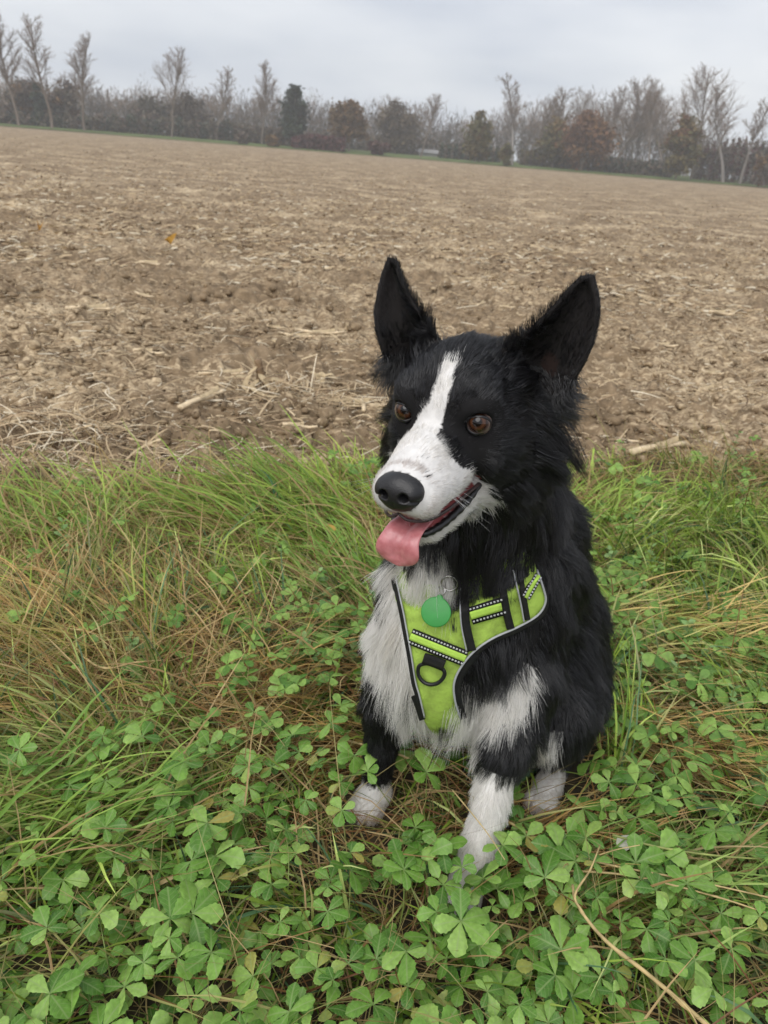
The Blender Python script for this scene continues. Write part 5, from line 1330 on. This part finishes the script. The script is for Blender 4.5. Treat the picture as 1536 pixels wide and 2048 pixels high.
# combed-over long grass, in tufts
for (cx, cy, r_, th0, m, l0, l1, w_, ca, cb) in ((-.20, 1.42, .20, 2.9, 900, .16, .30, .0030, (.07,.14,.022), (.20,.27,.06)), (.55, 1.60, .22, .6, 600, .08, .18, .0030, (.12,.21,.035), (.26,.34,.09)), (.42, 1.12, .16, -.3, 420, .10, .20, .0022, (.17,.23,.06), (.38,.36,.16)),
        (-.62, 1.30, .20, 2.7, 700, .12, .24, .003, (.08,.16,.03), (.22,.30,.07)), (-.30, .66, .12, 3.4, 420, .10, .22, .0022, (.10,.15,.04), (.22,.25,.09)), (.30, .58, .12, .15, 260, .10, .22, .0024, (.09,.17,.04), (.20,.28,.09)), (.85, 1.55, .25, 1.2, 450, .07, .15, .003, (.10,.20,.03), (.24,.34,.08)),
        (-.1, 1.62, .3, 2.2, 700, .08, .17, .003, (.12,.21,.03), (.30,.38,.09)), (-.42, .86, .16, 3.0, 500, .12, .24, .0018, (.13,.15,.04), (.33,.26,.11)), (-.36, .56, .10, .7, 300, .12, .24, .003, (.08,.16,.03), (.2,.29,.07)),
        (.72, 1.20, .2, .4, 350, .08, .15, .0028, (.09,.18,.03), (.22,.32,.08)), (.03, 1.20, .16, 2.6, 500, .10, .2, .0028, (.09,.18,.035), (.2,.3,.08)), (.30, 1.85, .3, 1.5, 700, .08, .16, .003, (.12,.22,.03), (.28,.38,.09)),
        (-.42, .97, .16, 2.8, 260, .12, .24, .0017, (.20,.12,.05), (.44,.31,.15)), (-.18, .86, .14, .5, 200, .10, .2, .0015, (.18,.10,.04), (.40,.29,.13)), (.20, .61, .09, .2, 240, .08, .18, .0014, (.16,.085,.035), (.36,.25,.11)), (-.03, .80, .10, 3.6, 220, .08, .18, .0015, (.20,.12,.05), (.40,.28,.12)), (.40, .84, .10, -.4, 300, .10, .2, .0015, (.20,.12,.05), (.42,.30,.14)), (-.55, .80, .14, 3.3, 300, .12, .22, .0017, (.20,.12,.05), (.44,.31,.15)), (.50, 1.12, .14, -.2, 300, .12, .24, .002, (.26,.19,.08), (.48,.37,.18))):
    m = int(m * max(GRASS_D, .5)); px_ = cx + rng.normal(size=m) * r_ * .55; py_ = cy + rng.normal(size=m) * r_ * .42
    kk = edge_d(px_, py_) < .03; px_, py_ = px_[kk], py_[kk]; m = len(px_); t = rng.random(m); c = mixc(t, ca, cb) * np.array([1.65, 1.6, 1.3])
    dd = rng.random(m) < .18; c[dd] = mixc(rng.random(dd.sum()), (.30, .20, .08), (.45, .36, .17))
    add(*blades(px_, py_, rng.uniform(l0, l1, m), rng.uniform(.8, 1.7, m) * w_, th0 + rng.normal(size=m) * .38, rng.uniform(.25, 1.1, m), rng.uniform(.5, 1.7, m), c, c * 1.2, seg=7))
# dry blades and thatch
x, y = verge_pts(int(54000 * GRASS_D)); dz = zone(x, y); k = rng.random(len(x)) < .12 + 1.15 * dz; x, y = x[k], y[k]; n = len(x)
t = rng.random(n); base = mixc(t, (.28, .16, .06), (.62, .46, .23)); rd = rng.random(n) < .2; base[rd] = mixc(rng.random(rd.sum()), (.15, .065, .028), (.28, .14, .055))
gg = rng.random(n) < .2; base[gg] = mixc(rng.random(gg.sum()), (.30, .30, .09), (.42, .40, .15))
add(*blades(x, y, rng.uniform(.06, .22, n), rng.uniform(.0008, .0030, n), flow_th(x, y) + rng.normal(size=n) * 1.3, np.clip(rng.normal(size=n) * .4 + .45, .02, 1.4), rng.uniform(.2, 1.5, n), base, base * 1.1, seg=5, zoff=.004))
# fine wiry stems, criss-cross
x, y = verge_pts(int(9000 * GRASS_D)); n = len(x); t = rng.random(n); base = mixc(t, (.22, .13, .055), (.40, .36, .14))
add(*blades(x, y, rng.uniform(.10, .26, n), rng.uniform(.0006, .0012, n), rng.uniform(0, 6.28, n), rng.uniform(.15, 1.0, n), rng.uniform(-.2, .9, n), base, base, seg=4, zoff=.01))
V, F = merge(parts)
link('grass', mesh_from('grass', V, F, np.vstack(cols)), M_GRASS, kind='stuff', label='wet tangled green and dry grass of the field verge', category='grass')
print('GRASS', len(V))

# ---- cinquefoil: five toothed leaflets on a stalk, every plant a thing
def leaflet_mesh(seed, L_, W_):
    """obovate leaflet with toothed rim, folded at the midrib, along +y"""
    q = np.random.default_rng(seed); n = 13; t = np.linspace(0, 1, n)
    w_ = W_ * np.interp(t, [0, .15, .4, .65, .85, .95, 1], [.06, .22, .66, 1.0, .86, .52, .12])
    teeth = np.where(np.arange(n) % 2 == 0, 1.04, .935); teeth[:4] = 1; w_ = w_ * teeth
    xs = np.array([-1, -.5, 0, .5, 1]); V = []
    dro = q.uniform(-.05, .45); fold = q.uniform(.1, .8); tw_ = q.normal() * .35
    for k in range(n):
        for x_ in xs:
            X = x_ * w_[k]; vein = .045 * W_ * math.cos((t[k] * 6.5 - abs(x_) * 1.0) * 2 * math.pi) * (1 if abs(x_) == .5 else .3)
            Z = fold * abs(X) * (1 - .9 * abs(x_)) * 1.6 + vein - dro * L_ * t[k] ** 2 + tw_ * X * t[k] + .02 * L_ * math.sin(3 * t[k] + seed)
            V.append((X, t[k] * L_ + .10 * L_ * (abs(x_) * (t[k] - .5)) * (-.3), Z))
    V = np.array(V); i = np.arange(n - 1)[:, None] * 5; j = np.arange(4)[None]
    F = np.stack(np.broadcast_arrays(i + j, i + j + 1, i + 5 + j + 1, i + 5 + j), -1).reshape(-1, 4)
    return V, F
def leaf_mat(name, c0, c1, c2):
    m, nt, b = new_mat(name); N = nt.nodes.new; L = nt.links.new
    oi = N('ShaderNodeObjectInfo'); r = N('ShaderNodeValToRGB'); e = r.color_ramp.elements; e[0].color = (*c0, 1); e[1].color = (*c2, 1); e[0].position = 0; e[1].position = 1; qq = e.new(.6); qq.color = (*c1, 1); e[2].position = .95; q3 = e.new(.985); q3.color = (.34, .30, .07, 1)
    L(oi.outputs['Random'], r.inputs['Fac'])
    t = N('ShaderNodeTexCoord'); n = N('ShaderNodeTexNoise'); n.inputs['Scale'].default_value = 150; n.inputs['Detail'].default_value = 4; L(t.outputs['Object'], n.inputs['Vector'])
    mr = N('ShaderNodeMapRange'); mr.inputs['To Min'].default_value = .72; mr.inputs['To Max'].default_value = 1.28; mr.inputs['From Min'].default_value = .25; mr.inputs['From Max'].default_value = .75; L(n.outputs['Fac'], mr.inputs['Value'])
    vm = N('ShaderNodeVectorMath'); vm.operation = 'SCALE'; L(r.outputs['Color'], vm.inputs[0]); L(mr.outputs[0], vm.inputs['Scale'])
    # pale midrib and side veins
    sx = N('ShaderNodeSeparateXYZ'); L(t.outputs['Object'], sx.inputs[0]); ab = N('ShaderNodeMath'); ab.operation = 'ABSOLUTE'; L(sx.outputs['X'], ab.inputs[0])
    mid = N('ShaderNodeMapRange'); mid.inputs['From Min'].default_value = .0003; mid.inputs['From Max'].default_value = .0011; mid.inputs['To Min'].default_value = .55; mid.inputs['To Max'].default_value = 0; L(ab.outputs[0], mid.inputs['Value'])
    sv = N('ShaderNodeMath'); sv.operation = 'MULTIPLY_ADD'; sv.inputs[1].default_value = -.75; L(ab.outputs[0], sv.inputs[0]); L(sx.outputs['Y'], sv.inputs[2])
    fr = N('ShaderNodeMath'); fr.operation = 'MULTIPLY'; fr.inputs[1].default_value = 1450; L(sv.outputs[0], fr.inputs[0]); sn = N('ShaderNodeMath'); sn.operation = 'SINE'; L(fr.outputs[0], sn.inputs[0])
    vr = N('ShaderNodeMapRange'); vr.inputs['From Min'].default_value = .80; vr.inputs['From Max'].default_value = 1.0; vr.inputs['To Min'].default_value = 0; vr.inputs['To Max'].default_value = .28; L(sn.outputs[0], vr.inputs['Value'])
    mxv = N('ShaderNodeMath'); mxv.operation = 'MAXIMUM'; L(mid.outputs[0], mxv.inputs[0]); L(vr.outputs[0], mxv.inputs[1])
    vmx = N('ShaderNodeMix'); vmx.data_type = 'RGBA'; L(mxv.outputs[0], vmx.inputs[0]); L(vm.outputs[0], vmx.inputs[6]); vmx.inputs[7].default_value = (.27, .36, .14, 1)
    class _O: outputs = [vmx.outputs[2]]
    vm = _O
    L(vm.outputs[0], b.inputs['Base Color']); b.inputs['Roughness'].default_value = .40; b.inputs['Specular IOR Level'].default_value = .32
    tr = N('ShaderNodeBsdfTranslucent'); L(vm.outputs[0], tr.inputs['Color']); ms = N('ShaderNodeMixShader'); ms.inputs[0].default_value = .22
    L(b.outputs[0], ms.inputs[1]); L(tr.outputs[0], ms.inputs[2]); L(ms.outputs[0], nt.nodes['Material Output'].inputs['Surface'])
    return m
M_CINQ = leaf_mat('cinquefoil_leaf', (.066, .170, .022), (.160, .315, .048), (.290, .450, .105))
M_STALK = plain_mat('leaf_stalk', (.16, .21, .05), rough=.5)
LFV = [leaflet_mesh(q, .0280 * s_, .0092 * s_ * w_) for q, (s_, w_) in enumerate(((1, 1), (1.08, .95), (.92, 1.1), (1, .88), (1.04, 1.05), (.9, .8), (1.1, .85)))]
LFM = [mesh_from('leaflet', *v) for v in LFV]
for me in LFM: me.materials.append(M_CINQ)
STM = []
for q in range(3):
    bx_, by_ = [(0.012, -.02), (-.02, .01), (.004, .024)][q]
    V, F = tube(catmull([(bx_ * 1.6, by_ * 1.6, -.065), (bx_, by_, -.03), (0, 0, 0)], 7), np.linspace(.0009, .0007, 7), 5); STM.append(mesh_from('stalk', V, F)); STM[-1].materials.append(M_STALK)
def cinq_weight(x, y):
    P = np.stack([x, y], -1); wv = np.clip((.70 - y) / .16, 0, 1) * 1.0 + .75 * np.clip((x - .26) / .12, 0, 1) * np.clip((1.35 - y) / .25, 0, 1) + .22 * np.exp(-(((x + .02) / .16) ** 2 + ((y - .80) / .12) ** 2)) + .16 * ((y < 1.05) & (x < 0)) + .05
    wv = wv * np.where((x < -.22) & (y > .46), .35, 1)
    return wv * np.clip(.2 + 2.6 * (fbm(P, 5, 2, .5, 101) - .3), .08, 1.2)
def plant_place(p):
    cx, cy = chart(np.asarray(p)[None])[0]
    if cy > 1830: return 'along the bottom edge, ' + ('in the left corner' if cx < 400 else 'left of the dog\'s front paw' if cx < 800 else 'below the dog\'s front paw' if cx < 1120 else 'in the right corner')
    if cx < 330: return 'at the left edge, ' + ('low down' if cy > 1500 else 'halfway up the grass' if cy > 1200 else 'near the soil')
    if cx < 720: return 'left of the dog, ' + ('level with its paws' if cy > 1500 else 'level with its harness' if cy > 1180 else 'level with its chin')
    if cx < 1120: return 'between or just before the dog\'s paws' if cy > 1400 else 'behind the dog'
    return 'right of the dog, ' + ('level with its front paw' if cy > 1620 else 'beside its haunch' if cy > 1330 else 'level with its harness' if cy > 1100 else 'near the soil')
pos = []; grid = {}
tries = 0
cx_, cy_ = verge_pts(26000, -1.0, 1.3, .16); cw = cinq_weight(cx_, cy_); rr_ = rng.random(len(cx_))
for a, b, w_, u_ in zip(cx_, cy_, cw, rr_):
    if u_ > w_: continue
    key = (int(a / .025), int(b / .025)); okk = True
    for i_ in (-1, 0, 1):
        for j_ in (-1, 0, 1):
            for p in grid.get((key[0] + i_, key[1] + j_), ()):
                if (p[0] - a) ** 2 + (p[1] - b) ** 2 < .0185 ** 2: okk = False
    if okk: grid.setdefault(key, []).append((a, b)); pos.append((a, b))
for px_, py_ in ((935, 1795), (890, 1835), (965, 1765), (868, 1860), (915, 1880), (985, 1810), (700, 1720), (790, 1700), (1150, 1650)):
    g = gnd(px_, py_, .07); pos.insert(0, (g[0], g[1]))
pos = np.array(pos); hgt = rng.uniform(.028, .098, len(pos)) * np.where(pos[:, 1] < .7, 1.0, .9)
PZ = np.column_stack([pos, ground_z(pos[:, 0], pos[:, 1]) + hgt]); ok = dogd(PZ) > .016; cv_ = chart(PZ); ok &= ~((np.abs(cv_[:, 0] - 748) < 62) & (cv_[:, 1] > 1545) & (cv_[:, 1] < 1690)) & ~((np.abs(cv_[:, 0] - 1103) < 50) & (cv_[:, 1] > 1520) & (cv_[:, 1] < 1650)); PZ = PZ[ok]
# in view and large first
ch = chart(PZ); inv = (ch[:, 0] > -40) & (ch[:, 0] < 1576) & (ch[:, 1] > 0) & (ch[:, 1] < 2090); dist = np.linalg.norm(PZ - CAM, axis=1) + np.where(inv, 0, 10)
PZ = PZ[np.argsort(dist)]; print('CINQ', len(PZ), inv.sum())
restV = []
for q, p in enumerate(PZ):
    s_ = float(rng.uniform(.45, .85) + .38 * rng.random() ** 2); az0 = rng.uniform(0, 6.28); tl = (rng.normal() * .22, rng.normal() * .22 - .10, 0)
    k5 = 5 if rng.random() < .86 else 3 if rng.random() < .5 else 4
    ang_ = [az0 + (u_ - (k5 - 1) / 2) * (1.12 if k5 == 5 else 1.3) + rng.normal() * .08 for u_ in range(k5)]; pit_ = rng.uniform(-.15, .45, k5); ss_ = [1 - .14 * abs(u_ - (k5 - 1) / 2) / 2 + rng.normal() * .05 for u_ in range(k5)]
    var = rng.integers(7, size=k5)
    if q < 300:
        o = bpy.data.objects.new('cinquefoil_plant', None); COL.objects.link(o); o.location = p; o.rotation_euler = tl; o.scale = (s_,) * 3
        o['category'] = 'plant'; o['group'] = 'cinquefoil in the verge'; o['label'] = '%s cinquefoil leaf of %s leaflets %s' % ('small' if s_ < .62 else 'large' if s_ > .92 else 'middling', {3: 'three', 4: 'four', 5: 'five'}[k5], plant_place(p))
        for u_ in range(k5):
            c = bpy.data.objects.new('leaflet', LFM[var[u_]]); COL.objects.link(c); c.parent = o; c.rotation_euler = (pit_[u_], 0, ang_[u_]); c.scale = (ss_[u_],) * 3
        c = bpy.data.objects.new('stalk', STM[q % 3]); COL.objects.link(c); c.parent = o
    else:
        for u_ in range(k5):
            Mx = (Matrix.Rotation(tl[1], 3, 'Y') @ Matrix.Rotation(tl[0], 3, 'X') @ Matrix.Rotation(ang_[u_], 3, 'Z') @ Matrix.Rotation(pit_[u_], 3, 'X'))
            restV.append((LFV[var[u_]][0] * ss_[u_] * s_ @ np.array(Mx).T + p, [LFV[var[u_]][1]]))
if restV:
    V, F = merge(restV); nn = len(LFV[0][0]); tt = np.repeat(rng.random(len(restV)), nn)
    cc = mixc(tt, (.070, .175, .022), (.270, .43, .09)); link('cinquefoil_cover', mesh_from('cinquefoil_cover', V, F, cc), tint_mat('cinquefoil_far', rough=.46, spec=.4, noise=(150, .28), trans=.22), kind='stuff', label='smaller cinquefoil leaves carpeting the rest of the verge', category='plants')
# ---- soft broad-leaved sprigs (opposite oval leaves on an upright stem)
M_MINT = leaf_mat('sprig_leaf', (.140, .265, .080), (.21, .36, .115), (.30, .46, .18))
def oval_mesh(seed, L_, W_):
    q = np.random.default_rng(seed); n = 9; t = np.linspace(0, 1, n); w_ = W_ * np.interp(t, [0, .12, .4, .7, .9, 1], [.1, .5, 1, .85, .45, .05]); V = []
    for k in range(n):
        for x_ in (-1, -.5, 0, .5, 1): V.append((x_ * w_[k], t[k] * L_, .35 * abs(x_) * w_[k] * (1.4 - abs(x_)) - .25 * L_ * t[k] ** 2 + .06 * W_ * math.cos(t[k] * 30) * (abs(x_) == .5)))
    V = np.array(V); i = np.arange(n - 1)[:, None] * 5; j = np.arange(4)[None]
    return mesh_from('leaf', V, np.stack(np.broadcast_arrays(i + j, i + j + 1, i + 5 + j + 1, i + 5 + j), -1).reshape(-1, 4))
OVM = [oval_mesh(q, .026, .0098) for q in range(2)]
for me in OVM: me.materials.append(M_MINT)
V, F = tube(catmull([(0, 0, 0), (.004, .002, .05), (0, 0, .1)], 8), np.linspace(.0013, .0008, 8), 5); SPM = mesh_from('stem', V, F); SPM.materials.append(M_STALK)
spots = [(1400,1010),(1440,1060),(1480,1000),(1380,1090),(1500,1100),(1420,930),(1500,915),(1460,890),(1420,1300),(1380,1340),(1450,1330),(1410,1390),(1350,1300),(1490,1370),(1330,1230),(1460,1200),(1390,1170),(630,1190),(655,1170),(650,1215),(120,1080),(150,1090),(280,1290),(1250,1400),(1290,1340),(1490,1270),(1520,1010),(690,1290),(640,1330),(1350,1010),(1270,1180),(1510,1480),(1340,1480),(600,1290),(1300,1250),(1240,1250),(1365,1210),(1430,1250),(1520,1320),(1530,1190),(1310,1120),(1250,1100),(1470,1420),(1400,1450),(1290,1430),(1530,1560),(1440,1540),(1240,1320),(1350,1380),(1490,940),(1330,960),(1380,890),(1260,1010)]
for q, (px, py) in enumerate(spots):
    g = gnd(px, py, .05); hz = ground_z(g[None, 0], g[None, 1])[0]; s_ = rng.uniform(.6, 1.0)
    if dogd(np.array([[g[0], g[1], .06]]))[0] < .03: continue
    o = bpy.data.objects.new('leafy_sprig', None); COL.objects.link(o); o.location = (g[0], g[1], hz); o.rotation_euler = (rng.normal() * .25, rng.normal() * .25, rng.uniform(0, 6.28)); o.scale = (s_,) * 3
    o['category'] = 'plant'; o['group'] = 'soft leafy sprigs in the verge'; o['label'] = 'pale green sprig with paired oval leaves ' + plant_place(np.array([g[0], g[1], .05]))
    c = bpy.data.objects.new('stem', SPM); COL.objects.link(c); c.parent = o
    for lv in range(5):
        for sd in (0, 1):
            c = bpy.data.objects.new('leaf', OVM[(lv + sd) % 2]); COL.objects.link(c); c.parent = o; z_ = .03 + .0165 * lv
            c.location = (.003, .001, z_); c.rotation_euler = (rng.uniform(.05, .5) + .12 * lv, 0, lv * 1.57 + sd * math.pi + rng.normal() * .15); c.scale = (1.05 - .14 * lv,) * 3
# ---- long dry stems lying over the leaves, front right
M_DRY = plain_mat('dry_stem', (.44, .33, .15), rough=.6, noise=(80, .35)); M_GST = plain_mat('green_stem', (.27, .30, .09), rough=.55, noise=(80, .3))
def dry_stem(ptsc, zs, r_, mat, label, branches=(), name='dry_stem'):
    P = np.array([gnd(px, py, z) for (px, py), z in zip(ptsc, zs)]); base = P[0] * [1, 1, 0]
    o = link(name, None, label=label, category='stem'); o.location = base; c = catmull(P, 40); R = r_ * np.linspace(1.1, .6, 40) * (1 + .35 * (np.abs((np.arange(40) % 11) - 5) < 1))
    V, F = tube(c - base, R, 6); link('stem', mesh_from('stem', V, F), mat, o)
    for bp_, bz in branches:
        B = catmull(np.array([gnd(px, py, z) for (px, py), z in zip(bp_, bz)]), 16); V, F = tube(B - base, r_ * np.linspace(.7, .35, 16), 5); link('side_shoot', mesh_from('side_shoot', V, F), mat, o)
dry_stem([(1425,2060),(1310,1960),(1210,1880),(1155,1810),(1145,1770)], (.07,.085,.10,.105,.10), .0021, M_DRY, 'thick tan dry stem slanting down to the bottom right corner', [([(1255,1915),(1300,1950),(1370,2010),(1400,2060)], (.09,.085,.08,.07)), ([(1165,1825),(1150,1790),(1180,1740),(1200,1690)], (.105,.11,.115,.11))])
dry_stem([(1010,1640),(1120,1700),(1220,1730),(1380,1760),(1560,1800)], (.07,.08,.085,.085,.08), .0013, M_DRY, 'long dry stem running right from the dog\'s front leg', [([(1180,1716),(1230,1700),(1280,1690)], (.08,.1,.11))])
dry_stem([(1225,1670),(1320,1695),(1440,1712),(1560,1720)], (.085,.09,.085,.08), .0013, M_GST, 'green-tan jointed stem above the long dry one, right of the dog')
dry_stem([(1100,1740),(1250,1750),(1420,1790),(1545,1830)], (.07,.085,.085,.08), .0012, M_DRY, 'lowest of the dry stems crossing right of the dog')
dry_stem([(905,1580),(970,1660),(1010,1720)], (.10,.11,.10), .0008, M_DRY, 'thin brown stem crossing in front of the dog\'s white leg')
dry_stem([(690,1480),(800,1510),(860,1540),(915,1530)], (.05,.06,.065,.06), .0016, M_DRY, 'dry brown stem below the dog\'s chest')
dry_stem([(100,1235),(190,1330),(270,1325),(330,1320)], (.07,.08,.075,.06), .0017, M_DRY, 'pale dry grass stem lying across the verge at left', [([(120,1255),(180,1265),(230,1300)], (.075,.085,.08))])
# dark green upright tuft
g = gnd(560, 1075); tf = link('grass_tuft', None, label='tuft of tall dark green blades standing above the grass at left', category='grass tuft'); tf.location = (g[0], g[1], 0)
M_TUFT = plain_mat('tuft_blade', (.035, .115, .040), rough=.42, noise=(60, .3))
for q in range(13):
    a = rng.uniform(1.6, 3.6) if q < 9 else rng.uniform(0, 6.28); L_ = rng.uniform(.10, .20); e = rng.uniform(.7, 1.35); b0 = np.array([rng.normal() * .012, rng.normal() * .012, 0]); pts = [b0]; ee = e
    for k in range(8): pts.append(pts[-1] + np.array([math.cos(a) * math.cos(ee), math.sin(a) * math.cos(ee), math.sin(ee)]) * L_ / 8); ee -= rng.uniform(.02, .30)
    husk(pts, .0024, M_TUFT, tf, 'blade')
# a pale withered leaf and a yellow one
for px, py, an, lb, mt in ((1262, 1672, 2.5, 'pale withered leaf lying right of the dog\'s hind paw', plain_mat('withered', (.50, .50, .40), rough=.6)), (668, 1062, .5, 'small yellow leaf in the grass left of the dog\'s chin', M_YELLOW)):
    g = gnd(px, py, .075); o = link('fallen_leaf', me_y, None, label=lb, category='leaf'); o.data = OVM[0].copy(); o.data.materials.clear(); o.data.materials.append(mt); o.location = g; o.rotation_euler = (.25, .3, an); o.scale = (1.1,) * 3
